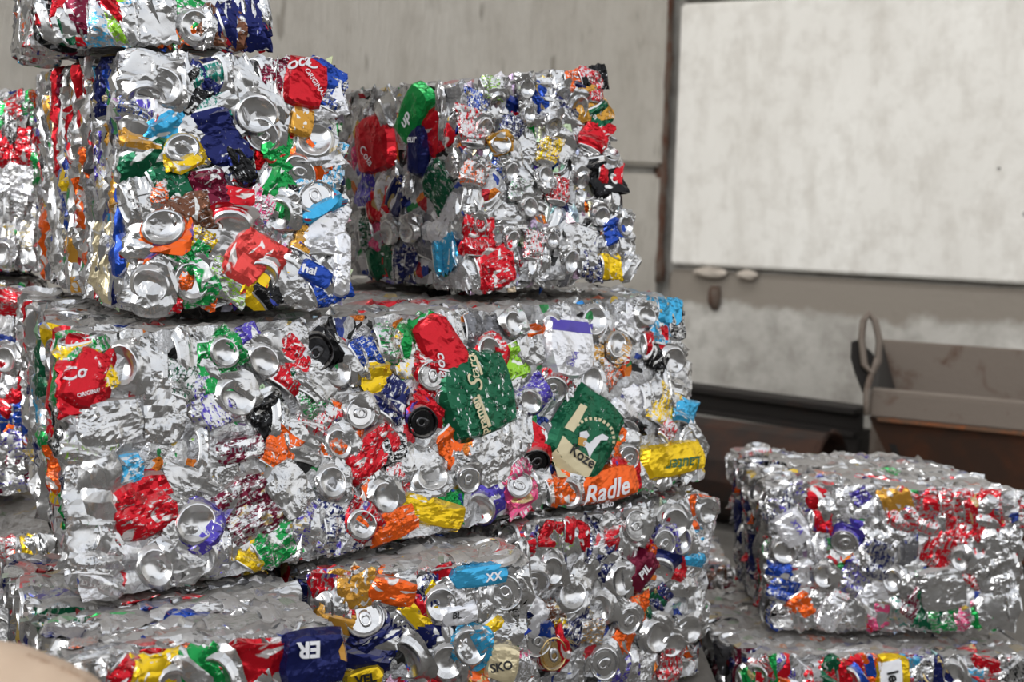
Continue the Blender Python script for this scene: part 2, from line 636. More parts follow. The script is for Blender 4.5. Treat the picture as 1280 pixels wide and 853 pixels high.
class Bale:
    def __init__(self, name, label, FBL, FBR, FTR, FTL, back_l, back_r, seed, group=None, dress=True, cat='bale'):
        f = [P(*c) for c in (FBL, FBR, FTR, FTL)]
        for q, dz in zip(f, (.004, .004, -.004, -.004)):
            q.z += dz
        bl, br = Vector((*back_l, 0)), Vector((*back_r, 0))
        b = [f[0] + bl, f[1] + br, f[2] + br, f[3] + bl]
        self.f, self.b = f, b
        self.rg = random.Random(seed)
        self.seed = seed
        allp = f + b
        zmin = min(p.z for p in allp)
        c = sum(allp, Vector()) / 8
        self.org = Vector((c.x, c.y, zmin))
        self.root = bpy.data.objects.new(name, None)
        COL.objects.link(self.root)
        self.root.location = self.org
        self.root.empty_display_size = .1
        tag(self.root, label, cat, group)
        self.inv = Matrix.Translation(-self.org)
        self.faces = dict(front=Face(f[0], f[1], f[2], f[3]), left=Face(b[0], f[0], f[3], b[3]), right=Face(f[1], b[1], b[2], f[2]),
                          top=Face(f[3], f[2], b[2], b[3]), back=Face(b[1], b[0], b[3], b[2]), bottom=Face(b[0], b[1], f[1], f[0]))
        self.core()

    def core(self):
        cen = sum(self.f + self.b, Vector()) / 8
        shrink = lambda p: p + (cen - p).normalized() * .021
        verts, faces = [], []
        for key, F in self.faces.items():
            nx, ny = (max(2, int(F.w / .016)), max(2, int(F.h / .016))) if key in ('front', 'left', 'top') else (6, 6)
            Q = Face(*[shrink(p) for p in F.c])
            base = len(verts)
            for j in range(ny + 1):
                for i in range(nx + 1):
                    p = Q.at(i / nx, j / ny)
                    d = noise.noise_vector(p * 38) * .010 + noise.noise_vector(p * 11) * .008
                    if nx == 6: d *= .3
                    verts.append(p + d - self.org)
            for j in range(ny):
                for i in range(nx):
                    a = base + j * (nx + 1) + i
                    faces.append((a, a + 1, a + nx + 2, a + nx + 1))
        o = link('pressed_core', mesh('pressed_core', verts, faces, (M_SCRAP,), smooth=False), self.root)
        tag(o, kind='stuff')

    def add(self, me, M, col, cov, name='crushed_can'):
        o = link(name, me, self.root, self.inv @ M)
        o.color = (*col, cov)
        return o

    def tab(self, o, me, mat_k=False):
        n0 = Vector(me['n0'])
        c = Vector(me['tab'])
        x = Vector((0, 1, 0)) if self.rg.random() < .5 else Vector((1, .4, 0))
        x = Matrix.Rotation(self.rg.uniform(0, 6.28), 3, n0) @ (x - n0 * x.dot(n0)).normalized()
        m = frame_matrix(c + n0 * .0016, n0, x)
        t = link('pull_tab', TABK if mat_k else TAB, o, m)

    def place(self, F, p, xdir, kind, colk, cov, sc, zoff, tilt=None, normal=None):
        rg = self.rg
        me = rg.choice(POOL[kind])
        n = (normal or F.n).copy()
        if tilt is None: tilt = .16
        n = (n + F.U * rg.uniform(-tilt, tilt) + F.V * rg.uniform(-tilt, tilt)).normalized()
        M = fit(F, frame_matrix(p, n, xdir, sc), me, zoff)
        o = self.add(me, M, C[colk], cov)
        if kind in ('lid', 'klid', 'glid'):
            self.tab(o, me, kind == 'klid')
        return o

    def heroes(self, key, text, sx=1.0, keep=None):
        """lines: x y kind angle colour coverage scale - the pieces the photograph lets one point at"""
        F = self.faces[key]
        out = []
        for item in text.replace('\n', ';').split(';'):
            w = item.split()
            if len(w) < 5: continue
            x, y, kind, ang, ck = float(w[0]), float(w[1]), w[2], float(w[3]), w[4]
            cov = float(w[5]) if len(w) > 5 else (.22 if ck == 'S' else .82)
            if kind in 'DC': cov *= .88
            s = float(w[6]) if len(w) > 6 else 1.0
            kind = dict(L='lid', B='base', D='side', C='crump', KL='klid', GL='glid')[kind]
            p = F.hit(x, y)
            xd, _ = F.dirpix(x, y, ang)
            if kind in ('side', 'crump') and ck == 'S': cov = min(cov, .15)
            self.place(F, p, xd, kind, ck, cov, (s, s, s * .8), (.006 if kind not in ('side', 'crump') else -.001) + self.rg.uniform(0, .004), .05)
            out.append((p, .030 * s))
        self.__dict__.setdefault('taken', {}).setdefault(key, []).extend(out)

    def fill(self, key, n, dmin, sx=1.0, pal=None, mix=None, zr=(-.018, -.004), urange=(0, 1), vrange=(0, 1), scov=.2, up=False):
        F = self.faces[key]
        rg = self.rg
        taken = list(self.__dict__.get('taken', {}).get(key, []))
        mix = mix or (['lid'] * 4 + ['base'] * 8 + ['side'] * 5 + ['crump'] * 5)
        done = 0
        for _ in range(n * 40):
            if done >= n: break
            p = F.at(rg.uniform(*urange), rg.uniform(*vrange))
            if any((p - q).length < max(dmin, .0) * .5 + r * .62 for q, r in taken): continue
            taken.append((p, dmin * .8))
            ck = rg.choice(pal or PAL)
            cov = rg.uniform(.05, .30) if ck == 'S' else rg.uniform(.35, .78)
            a = rg.uniform(0, 6.283)
            xd = F.U * math.cos(a) + F.V * math.sin(a)
            s = rg.uniform(.88, 1.1)
            kind = rg.choice(mix)
            o = self.place(F, p, xd, kind, ck, cov, (s, s, s * .85), rg.uniform(*zr), .12)
            done += 1

    def edge(self, key, along, du, dv, pal=None, thick=2.1, urange=(0, 1), vrange=(0, 1), lim=200):
        """flattened cans seen edge on: slabs packed across the face; ALONG = 'U' or 'V' is the long way of each strip"""
        F = self.faces[key]
        rg = self.rg
        pal = pal or PAL
        A, Bd = (F.U, F.V) if along == 'U' else (F.V, F.U)
        wa, wb = (F.w * (urange[1] - urange[0]), F.h * (vrange[1] - vrange[0])) if along == 'U' else (F.h * (vrange[1] - vrange[0]), F.w * (urange[1] - urange[0]))
        na, nb = max(1, round(wa / dv)), max(1, round(wb / du))
        spots = [(i, j) for i in range(na) for j in range(nb)]
        rg.shuffle(spots)
        for i, j in spots[:lim]:
            a = (i + .5 + .5 * (j % 2) - .25 + rg.uniform(-.3, .3)) / na
            b_ = (j + .5 + rg.uniform(-.3, .3)) / nb
            u, v = (a, b_) if along == 'U' else (b_, a)
            p = F.at(urange[0] + u * (urange[1] - urange[0]), vrange[0] + v * (vrange[1] - vrange[0]))
            ck = rg.choice(pal)
            cov = rg.uniform(.05, .28) if ck == 'S' else rg.uniform(.45, .85)
            nn = (Bd * rg.choice((-1, 1)) + F.n * rg.uniform(-.22, .22) + A * rg.uniform(-.12, .12)).normalized()
            xd = A * rg.choice((-1, 1)) + F.n * rg.uniform(-.12, .12)
            me = rg.choice(POOL['side'] + POOL['crump'][:6])
            s = rg.uniform(.85, 1.1)
            M = fit(F, frame_matrix(p, nn, xd, (s * 1.6, s, s * thick * rg.uniform(.7, 1.3))), me, rg.uniform(-.010, .003))
            self.add(me, M, C[ck], cov)

    def strips(self, key, text, along='V'):
        """edge-on cans the photograph lets one point at: x y colour coverage length"""
        F = self.faces[key]
        rg = self.rg
        A, Bd = (F.U, F.V) if along == 'U' else (F.V, F.U)
        for item in text.replace('\n', ';').split(';'):
            w = item.split()
            if len(w) < 3: continue
            s = float(w[4]) if len(w) > 4 else 1.0
            me = rg.choice(POOL['side'])
            nn = (Bd * rg.choice((-1, 1)) + F.n * rg.uniform(.1, .45)).normalized()
            M = fit(F, frame_matrix(F.hit(float(w[0]), float(w[1])), nn, A + F.n * rg.uniform(-.08, .08), (1.25 * s, .8, 1.9)), me, .007)
            self.add(me, M, C[w[2]], float(w[3]) if len(w) > 3 else .85)

    def shards(self, specs, pal=None):
        """torn foil too small to pick apart: one joined piece of stuff"""
        rg = self.rg
        verts, faces, cols = [], [], []
        pal = pal or PAL
        for key, n, stretch in specs:
            F = self.faces[key]
            for _ in range(n):
                p = F.at(rg.uniform(.05, .95), rg.uniform(.06, .94)) + F.n * rg.uniform(-.034, -.016)
                a = rg.uniform(0, 6.283) if stretch == 1 else rg.gauss(0, .25) + (0 if stretch == 'U' else math.pi / 2)
                x = F.U * math.cos(a) + F.V * math.sin(a)
                z = (F.n + F.U * rg.uniform(-.45, .45) + F.V * rg.uniform(-.45, .45)).normalized()
                y = z.cross(x).normalized()
                lx = rg.uniform(.012, .032)
                ly = rg.uniform(.006, .016)
                b0 = len(verts)
                for (sx_, sy, h) in ((-1, -.6, 0), (-.1, -1, rg.uniform(0, .006)), (1, -.4, 0), (.8, .8, rg.uniform(-.004, .004)), (-.2, .7, 0), (-1, .5, .003), (0, 0, rg.uniform(.002, .009))):
                    verts.append(p + x * (sx_ * lx * rg.uniform(.7, 1.2)) + y * (sy * ly * rg.uniform(.7, 1.2)) + z * h - self.org)
                for i in range(6):
                    faces.append((b0 + i, b0 + (i + 1) % 6, b0 + 6))
                ck = C[rg.choice(pal) if rg.random() < .45 else 'S']
                ck = tuple(c_ * rg.uniform(.5, 1) for c_ in ck)
                cols += [ck] * 6
        me = mesh('foil_shards', verts, faces, (M_SHARD,), smooth=False)
        at = me.color_attributes.new('tint', 'FLOAT_COLOR', 'CORNER')
        flat = []
        for c in cols:
            flat += [c[0], c[1], c[2], 1.0] * 3
        at.data.foreach_set('color', flat)
        tag(link('foil_shards', me, self.root), kind='stuff')

    def sheet(self, key, x, y, wpx, hpx, ang, ck, cov=.9, texts=(), crease=1.0, lift=.010, label=None, blobs=()):
        """a can pressed flat with its print readable; texts = (string, dx, dy, size px, turn, colour, shear, bold) on it"""
        F = self.faces[key]
        if texts: crease *= .85
        p = F.hit(x, y)
        xd, mx = F.dirpix(x, y, ang)
        yd, my = F.dirpix(x, y, ang + 90)
        w, h = wpx * mx, hpx * my
        if key == 'top': w, h, my = wpx * mx, min(hpx * my, .06), mx
        sd = self.rg.uniform(0, 90)
        nx, ny = 14, 12
        verts, faces, uvs = [], [], []
        for j in range(ny + 1):
            for i in range(nx + 1):
                u, v = -1 + 2 * i / nx, -1 + 2 * j / ny
                k_ = max(abs(u), abs(v))
                l_ = math.hypot(u, v) or 1
                q = .45
                px, py = u * (1 - q + q * k_ / l_), v * (1 - q + q * k_ / l_)
                wob = 1 + .09 * noise.noise(Vector((px * 1.7, py * 1.7, sd)))
                px, py = px * wob * w / 2, py * wob * h / 2
                z = .006 * (1 - k_ ** 4) - (.014 if k_ > .99 else 0) + crease * (.0022 * ridged(px * 1000, py * 1000, sd, .028) + .001 * ridged(px * 1000, py * 1000, sd + 3, .08))
                z += .004 * noise.noise(Vector((px * 14, py * 14, sd)))
                verts.append(Vector((px, py, z)))
        for j in range(ny):
            for i in range(nx):
                a = j * (nx + 1) + i
                faces.append((a, a + 1, a + nx + 2, a + nx + 1))
                uvs.append([(.25 + .5 * ii / nx, jj / ny) for ii, jj in ((i, j), (i + 1, j), (i + 1, j + 1), (i, j + 1))])
        me = mesh('flattened_can', verts, faces, (M_PLAIN if texts or blobs else M_CAN,), smooth=False, uvs=uvs)
        M = fit(F, frame_matrix(p, F.n, xd), me, lift * .55 + (.006 if texts else 0))
        # shear so that both directions follow the photograph's angles on the face
        o = self.add(me, M, C[ck], cov, 'flattened_can')
        if label: o['label'] = label
        self.__dict__.setdefault('taken', {}).setdefault(key, []).append((p, .4 * min(w, h)))
        bv = BVHTree.FromPolygons(verts, faces)
        Mi = M.inverted()
        for (s, dx, dy, size, turn, tcol, shear, bold) in texts:
            tv, tf = text_geo(s, size * mx, shear, bold)
            q = Mi @ F.hit(x + dx, y + dy)
            td = Mi.to_3x3() @ F.dirpix(x + dx, y + dy, turn)[0]
            mt = mesh('lettering', drape(tv, bv, q.x, q.y, math.degrees(math.atan2(td.y, td.x))), tf, (ink(tcol),), smooth=False)
            link('lettering', mt, o)
        for (pts, tcol, nm) in blobs:
            tv = [Mi @ F.hit(x + a, y + b_) for a, b_ in pts]
            tv, tf = refine(tv)
            mt = mesh(nm, drape(tv, bv, 0, 0, 0, .0008), tf, (ink(tcol),), smooth=False)
            link(nm, mt, o)
        return o


INK = {}


def ink(ck):
    if ck not in INK:
        INK[ck] = mat_flat('ink_' + str(len(INK)), C[ck], .4)
    return INK[ck]


def refine(tv):
    """cut a flat outline into small triangles so that it can lie on a creased surface"""
    bm = bmesh.new()
    bm.faces.new([bm.verts.new(p) for p in tv])
    for _ in range(4):
        bmesh.ops.triangulate(bm, faces=bm.faces)
        long_ = [e_ for e_ in bm.edges if e_.calc_length() > .006]
        if not long_: break
        bmesh.ops.subdivide_edges(bm, edges=long_, cuts=1)
    bmesh.ops.triangulate(bm, faces=bm.faces)
    bm.verts.ensure_lookup_table()
    bm.verts.index_update()
    out = [v.co.copy() for v in bm.verts], [tuple(v.index for v in f.verts) for f in bm.faces]
    bm.free()
    return out


def drape(tv, bv, dx, dy, turn, lift=.0028):
    ca, sa = math.cos(R(turn)), math.sin(R(turn))
    out = []
    for v in tv:
        x, y = v.x * ca - v.y * sa + dx, v.x * sa + v.y * ca + dy
        hit = bv.ray_cast(Vector((x, y, .2)), Vector((0, 0, -1)))
        z = hit[0].z if hit[0] is not None else -.004
        out.append(Vector((x, y, z + lift)))
    return out


TXT = {}


def text_geo(s, size, shear, bold):
    key = (s, shear, bold)
    if key not in TXT:
        cu = bpy.data.curves.new('lettering', 'FONT')
        cu.body = s
        cu.size = 1.0
        cu.align_x, cu.align_y = 'CENTER', 'CENTER'
        cu.shear = shear
        cu.offset = bold
        cu.resolution_u = 3
        ob = bpy.data.objects.new('lettering_tmp', cu)
        COL.objects.link(ob)
        bpy.context.view_layer.update()
        ev = ob.evaluated_get(bpy.context.evaluated_depsgraph_get())
        me = ev.to_mesh()
        bm = bmesh.new()
        bm.from_mesh(me)
        bmesh.ops.triangulate(bm, faces=bm.faces)
        bmesh.ops.subdivide_edges(bm, edges=[e_ for e_ in bm.edges if e_.calc_length() > .3], cuts=1)
        bmesh.ops.triangulate(bm, faces=bm.faces)
        bm.normal_update()
        bm.verts.ensure_lookup_table()
        TXT[key] = ([v.co.copy() for v in bm.verts], [tuple(v.index for v in f.verts) for f in bm.faces])
        bm.free()
        ev.to_mesh_clear()
        bpy.data.objects.remove(ob)
        bpy.data.curves.remove(cu)
    v, f = TXT[key]
    return [q * size for q in v], f


def mat_plain():
    """printed can, colour and wear only (lettering is its own geometry)"""
    t = NT('printed_label')
    oi = t.n('ObjectInfo')
    tc = t.n('TexCoord')
    w = t.noise(t.mapped(tc.outputs['Object'], (1, 2.2, 1)), 60, 5, .7)
    th = t.math('MULTIPLY_ADD', oi.outputs['Alpha'], .62)
    th.node.inputs[2].default_value = .19
    p = t.math('MULTIPLY_ADD', t.math('SUBTRACT', th, w), 22.0, True)
    p.node.inputs[2].default_value = .5
    base = t.mix(p, (.8, .8, .8), oi.outputs['Color'])
    m = t.math('MULTIPLY_ADD', p, -.35)
    m.node.inputs[2].default_value = .95
    t.set(Base_Color=base, Metallic=m, Roughness=.24)
    t.bump(foil(t, tc.outputs['Object']), .75, .0036)
    return t.m


M_PLAIN = mat_plain()

# ------------------------------------------------------------------ the hall
M_WALLR = mat_concrete('pale_concrete', srgb(224, 221, 214), srgb(238, 236, 230), srgb(188, 182, 172), (1.3, 1.3, .5), .12, .42, .42)
M_WALLB = mat_concrete('rough_grey_concrete', srgb(122, 119, 113), srgb(186, 183, 176), srgb(92, 88, 82), (1, 1, .8), .3, .2)
M_WALLC = mat_concrete('mortar_banded_concrete', srgb(158, 154, 147), srgb(206, 203, 196), srgb(104, 98, 90), (1, 1, .8), .3, .2)
M_WALLL = mat_concrete('streaky_grey_concrete', srgb(186, 180, 170), srgb(200, 195, 186), srgb(150, 143, 132), (2.2, 2.2, .45), .6, 0, .3)
_t = M_WALLL.node_tree
_bs = _t.nodes['Principled BSDF']
_src = _bs.inputs['Base Color'].links[0].from_socket
_g = _t.nodes.new('ShaderNodeNewGeometry'); _mp = _t.nodes.new('ShaderNodeMapping'); _mp.inputs['Scale'].default_value = (9, 9, 2.6)
_mp.inputs['Rotation'].default_value = (0, .25, 0)
_n1 = _t.nodes.new('ShaderNodeTexNoise'); _n1.inputs['Scale'].default_value = 1.5; _n1.inputs['Detail'].default_value = 3
_t.links.new(_g.outputs['Position'], _mp.inputs[0]); _t.links.new(_mp.outputs[0], _n1.inputs['Vector'])
_r1 = _t.nodes.new('ShaderNodeMapRange'); _r1.inputs['From Min'].default_value = .64; _r1.inputs['From Max'].default_value = .72; _r1.inputs['To Max'].default_value = .55
_t.links.new(_n1.outputs['Fac'], _r1.inputs['Value'])
_mx = _t.nodes.new('ShaderNodeMix'); _mx.data_type = 'RGBA'; _mx.inputs[7].default_value = (*srgb(112, 104, 92), 1)
_t.links.new(_r1.outputs[0], _mx.inputs[0]); _t.links.new(_src, _mx.inputs[6]); _t.links.new(_mx.outputs[2], _bs.inputs['Base Color'])
M_FLOOR = mat_concrete('dirty_concrete_floor', srgb(92, 88, 83), srgb(122, 118, 112), srgb(60, 56, 52), (1, 1, 1), .3)
M_ROOF = mat_flat('dull_sheet_roof', srgb(150, 148, 144), .8)
M_GRIME = mat_rust('rusty_mortar', srgb(96, 84, 74), srgb(92, 56, 38), .5, 12)
M_MORTAR = mat_concrete('mortar', srgb(170, 160, 148), srgb(200, 190, 178), srgb(120, 110, 100))


def slab(name, corners, n, depth, mat, parent=None, kind=None, rough=0.0, bev=.012, sub=1):
    """a panel standing with its face on CORNERS (bl, br, tr, tl), DEPTH thick behind it"""
    bm = bmesh.new()
    f = [bm.verts.new(c) for c in corners]
    b = [bm.verts.new(c - n * depth) for c in corners]
    bm.faces.new(f)
    bm.faces.new(b[::-1])
    for i in range(4):
        j = (i + 1) % 4
        bm.faces.new((f[j], f[i], b[i], b[j]))
    bmesh.ops.recalc_face_normals(bm, faces=bm.faces)
    if bev:
        bmesh.ops.bevel(bm, geom=list(bm.edges), offset=bev, segments=2, affect='EDGES')
    if rough:
        bmesh.ops.subdivide_edges(bm, edges=bm.edges, cuts=10, use_grid_fill=True)
        for v in bm.verts:
            v.co += noise.noise_vector(v.co * 6) * rough
    me = bpy.data.meshes.new(name)
    bm.to_mesh(me)
    bm.free()
    me.materials.append(mat)
    o = link(name, me, parent)
    if kind: o['kind'] = kind
    return o


ZC = 7.0
corner = P(833, 340, ZC); corner.z = 0
DR = Vector((1.70, -1.0, 0)).normalized()       # along the right wall, away from the corner
NR = Vector((-DR.y, DR.x, 0)) * -1               # into the hall
if NR.y > 0: NR = -NR
DL = Vector((-1.0, -1.0, 0)).normalized()        # along the left wall
NL = Vector((-DL.y, DL.x, 0))
if NL.y > 0: NL = -NL


def on_wall(base, d, x, y):
    """distance along and height where pixel (x, y) meets the wall"""
    nn = Vector((-d.y, d.x, 0))
    r = ray(x, y)
    t = (base - EYE).dot(nn) / r.dot(nn)
    p = EYE + r * t
    return (p - base).dot(d), p.z


floor = mesh('floor', [(-14, -14, 0), (14, -14, 0), (14, 12, 0), (-14, 12, 0), (-14, -14, -.2), (14, -14, -.2), (14, 12, -.2), (-14, 12, -.2)],
             [(0, 1, 2, 3), (7, 6, 5, 4), (0, 4, 5, 1), (1, 5, 6, 2), (2, 6, 7, 3), (3, 7, 4, 0)], (M_FLOOR,))
tag(link('floor', floor), kind='structure')
roof = mesh('shading_roof', [(x, y, z) for z in (6.6, 6.75) for x, y in ((-12, .3), (12, .3), (12, 12), (-12, 12))],
            [(3, 2, 1, 0), (4, 5, 6, 7), (0, 1, 5, 4), (1, 2, 6, 5), (2, 3, 7, 6), (3, 0, 4, 7)], (M_ROOF,))
tag(link('shading_roof', roof), kind='structure')  # unseen roof, shaped to darken the bale tops and the metal's reflections

M_OPP = mat_concrete('brown_render', srgb(104, 98, 91), srgb(130, 124, 116), srgb(80, 75, 69))
tag(slab('reflection_wall', [Vector((16, -11, 0)), Vector((-16, -11, 0)), Vector((-16, -11, 4.0)), Vector((16, -11, 4.0))], Vector((0, 1, 0)), .3, M_OPP, None, bev=0), kind='structure')  # unseen wall added behind the camera to darken reflections in the cans
s0, z_top = on_wall(corner, DR, 843, 6)
_, z_joint = on_wall(corner, DR, 826, 329)
_, z_low = on_wall(corner, DR, 890, 492)


def wall_quad(d, s_a, s_b, z_a, z_b, out=0.0, n=None, za2=None, zb2=None):
    za2 = z_a if za2 is None else za2
    zb2 = z_b if zb2 is None else zb2
    o_ = corner + n * out
    return [o_ + d * s_a + Vector((0, 0, z_a)), o_ + d * s_b + Vector((0, 0, za2)), o_ + d * s_b + Vector((0, 0, zb2)), o_ + d * s_a + Vector((0, 0, z_b))]


WL = 7.0
wall_r = slab('wall_right', wall_quad(DR, -.3, WL, 0, 6.6, -.05, NR), NR, .25, M_WALLB, None, 'structure', bev=0)
# three courses of cast panels; the upper ones stand proud of the lowest
slab('concrete_panel', wall_quad(DR, .03, 4.1, z_joint, z_top, .02, NR), NR, .06, M_WALLR, wall_r)
slab('concrete_panel', wall_quad(DR, 4.13, WL, z_joint, z_top, .018, NR), NR, .06, M_WALLR, wall_r)
slab('concrete_panel', wall_quad(DR, .03, 4.1, z_top + .035, z_top + 1.9, .02, NR), NR, .06, M_WALLR, wall_r)
slab('concrete_panel', wall_quad(DR, 4.13, WL, z_top + .035, z_top + 1.9, .02, NR), NR, .06, M_WALLR, wall_r)
t_ = M_WALLC.node_tree
_bs = t_.nodes['Principled BSDF']
_prev = _bs.inputs['Base Color'].links[0].from_socket
_g = t_.nodes.new('ShaderNodeNewGeometry'); _s = t_.nodes.new('ShaderNodeSeparateXYZ'); _n = t_.nodes.new('ShaderNodeTexNoise')
_n.inputs['Scale'].default_value = 5; _n.inputs['Detail'].default_value = 5
t_.links.new(_g.outputs['Position'], _s.inputs[0]); t_.links.new(_g.outputs['Position'], _n.inputs['Vector'])
_a = t_.nodes.new('ShaderNodeMath'); _a.operation = 'MULTIPLY_ADD'; _a.inputs[1].default_value = .26
t_.links.new(_n.outputs['Fac'], _a.inputs[0]); t_.links.new(_s.outputs['Z'], _a.inputs[2])
_m2 = t_.nodes.new('ShaderNodeMapRange'); _m2.inputs['From Min'].default_value = z_joint - .11; _m2.inputs['From Max'].default_value = z_joint - .06
t_.links.new(_a.outputs[0], _m2.inputs['Value'])
_mx = t_.nodes.new('ShaderNodeMix'); _mx.data_type = 'RGBA'; _mx.inputs[7].default_value = (*srgb(140, 132, 122), 1)
t_.links.new(_m2.outputs[0], _mx.inputs[0]); t_.links.new(_prev, _mx.inputs[6]); t_.links.new(_mx.outputs[2], _bs.inputs['Base Color'])
slab('concrete_panel', wall_quad(DR, .0, WL, z_low, z_joint - .03, -.02, NR), NR, .05, M_WALLC, wall_r, bev=.02)
slab('concrete_panel', wall_quad(DR, .0, WL, 0.02, z_low - .10, -.03, NR), NR, .05, M_WALLB, wall_r, bev=.02)
wall_l = slab('wall_left', wall_quad(DL, -.2, 9, 0, 6.6, -.05, NL), NL, .25, M_WALLB, None, 'structure', bev=0)
_, zj = on_wall(corner, DL, 800, 212)
slab('concrete_panel', wall_quad(DL, .06, 9, zj + .02, zj + 2.2, .0, NL), NL, .05, M_WALLL, wall_l, bev=.02)
slab('concrete_panel', wall_quad(DL, .06, 9, 0.0, zj - .02, -.005, NL), NL, .05, M_WALLL, wall_l, bev=.02)
slab('concrete_panel', wall_quad(DL, .06, 9, zj + 2.24, 6.5, .0, NL), NL, .05, M_WALLL, wall_l, bev=.02)


def lump(name, pts, rad, mat, parent=None, seed=0, seg=8):
    """an irregular bead along PTS"""
    verts, faces = [], []
    for k_, p in enumerate(pts):
        for i in range(seg):
            th = 2 * math.pi * i / seg
            r = rad[k_] * (1 + .45 * noise.noise(Vector((k_ * .9 + seed, math.cos(th), math.sin(th)))))
            verts.append(p + Vector((math.cos(th) * r, math.sin(th) * r, 0)))
    for k_ in range(len(pts) - 1):
        for i in range(seg):
            j = (i + 1) % seg
            faces.append((k_ * seg + i, k_ * seg + j, (k_ + 1) * seg + j, (k_ + 1) * seg + i))
    faces.append(tuple(range(seg))[::-1])
    faces.append(tuple((len(pts) - 1) * seg + i for i in range(seg)))
    return link(name, mesh(name, verts, faces, (mat,), smooth=True), parent)


zc = [z_joint - .1 + k_ * .07 for k_ in range(28)]
_rg = random.Random(4)
lump('mortar_seam', [corner + Vector((-.055, -.02, z)) for z in zc], [.030 + .035 * max(0, noise.noise(Vector((z * 4, 1, 1)))) + .01 * _rg.random() for z in zc], M_GRIME, wall_l, 3)
for sx_, ln, r_ in ((.26, .20, .030), (.47, .12, .026)):
    q = corner + DR * sx_ + NR * .02 + Vector((0, 0, z_joint - .035))
    bm = bmesh.new()
    bmesh.ops.create_icosphere(bm, subdivisions=2, radius=1)
    for v in bm.verts:
        v.co = q + DR * (v.co.x * ln * .5) + NR * (v.co.y * .03) + Vector((0, 0, v.co.z * r_)) + noise.noise_vector(v.co * 2 + Vector((sx_, 0, 0))) * .012
    me = bpy.data.meshes.new('mortar_lump'); bm.to_mesh(me); bm.free(); me.materials.append(M_MORTAR)
    link('mortar_lump', me, wall_r)
# rusty drip bracket below the joint
sq, zq = on_wall(corner, DR, 893, 373)
lump('rusty_bolt', [corner + DR * sq + NR * .0 + Vector((0, 0, zq + dz)) for dz in (.065, .03, 0, -.03, -.06)], [.028, .034, .036, .03, .018], M_GRIME, wall_r, 8)

# ------------------------------------------------------------------ skip and steel by the wall
M_STEEL = mat_rust('weathered_grey_steel', srgb(122, 111, 101), srgb(96, 62, 40), .36, 6)
M_RUST = mat_rust('brown_rusted_steel', srgb(66, 46, 35), srgb(92, 56, 36), .5, 5)
M_DARK = mat_rust('dark_oily_steel', srgb(34, 30, 28), srgb(58, 38, 27), .35, 6)
M_EDGE = mat_rust('orange_rust_edge', srgb(104, 76, 56), srgb(186, 98, 40), .42, 14)


def box(name, o_, ax, ay, az, lx, ly, lz, mat, parent, bev=.006):
    """box from corner o_ along three axes"""
    bm = bmesh.new()
    vs = [bm.verts.new(o_ + ax * (lx * a) + ay * (ly * b_) + az * (lz * c)) for c in (0, 1) for a, b_ in ((0, 0), (1, 0), (1, 1), (0, 1))]
    for f in ((3, 2, 1, 0), (4, 5, 6, 7), (0, 1, 5, 4), (1, 2, 6, 5), (2, 3, 7, 6), (3, 0, 4, 7)):
        bm.faces.new([vs[i] for i in f])
    bmesh.ops.recalc_face_normals(bm, faces=bm.faces)
    if bev: bmesh.ops.bevel(bm, geom=list(bm.edges), offset=bev, segments=2, affect='EDGES')
    me = bpy.data.meshes.new(name); bm.to_mesh(me); bm.free(); me.materials.append(mat)
    return link(name, me, parent)


SK = bpy.data.objects.new('steel_skip', None)
COL.objects.link(SK)
tag(SK, 'rusty grey steel skip with a lifting eye at its corner, standing by the pale wall', 'skip')
ZS = 4.6
rim_l = P(1088, 488, ZS)
rim_r = P(1280, 501, 4.38)
sd_ = (rim_r - rim_l); sd_.z = 0; sd_.normalize()
sn_ = Vector((sd_.y, -sd_.x, 0))
if sn_.y > 0: sn_ = -sn_
bk = Vector((rim_l.x + .06, rim_l.y, 0)).normalized()
UZ = Vector((0, 0, 1))
px_m = ZS / F_PX
h_rim = 34 * px_m
top_z = rim_l.z
fr = Vector((rim_l.x, rim_l.y, 0))
L_S = 1.9
box('rim_beam', fr + UZ * (top_z - h_rim), sd_, bk, UZ, L_S, .09, h_rim, M_STEEL, SK, .008)
box('rim_edge', fr + UZ * (top_z - h_rim - .012) + sn_ * .004 + sd_ * .03, sd_, bk, UZ, L_S - .06, .09, .014, M_EDGE, SK, .003)
# sloping front plate below the rim
q0 = fr + sd_ * .0 + bk * .03 + UZ * (top_z - h_rim - .005)
fp = mesh('front_plate', [q0, q0 + sd_ * L_S, q0 + sd_ * (L_S - .22) + bk * .18 + UZ * (-(top_z - h_rim) + .09), q0 + sd_ * .22 + bk * .18 + UZ * (-(top_z - h_rim) + .09),
                          q0 + bk * .02, q0 + sd_ * L_S + bk * .02, q0 + sd_ * (L_S - .22) + bk * .2 + UZ * (-(top_z - h_rim) + .09), q0 + sd_ * .22 + bk * .2 + UZ * (-(top_z - h_rim) + .09)],
          [(3, 2, 1, 0), (4, 5, 6, 7), (0, 1, 5, 4), (1, 2, 6, 5), (2, 3, 7, 6), (3, 0, 4, 7)], (M_RUST,))
link('front_plate', fp, SK)
box('floor_plate', fr + sd_ * .2 + bk * .15 + UZ * .03, sd_, bk, UZ, L_S - .4, .55, .06, M_RUST, SK)
for a_ in (.35, L_S - .45):
    box('skid', fr + sd_ * a_ + bk * .15, sd_, bk, UZ, .1, .55, .04, M_DARK, SK)
bz = P(1100, 428, ZS + .7).z
box('back_plate', fr + bk * .85 + UZ * .05, sd_, bk, UZ, L_S, .03, bz - .05, M_STEEL, SK)
sp0 = fr + UZ * .12
vs = [sp0 + sd_ * .20 + bk * .1, sp0 + sd_ * .20 + bk * .85, fr + bk * .86 + UZ * bz, fr + bk * .05 + UZ * (top_z - .01)]
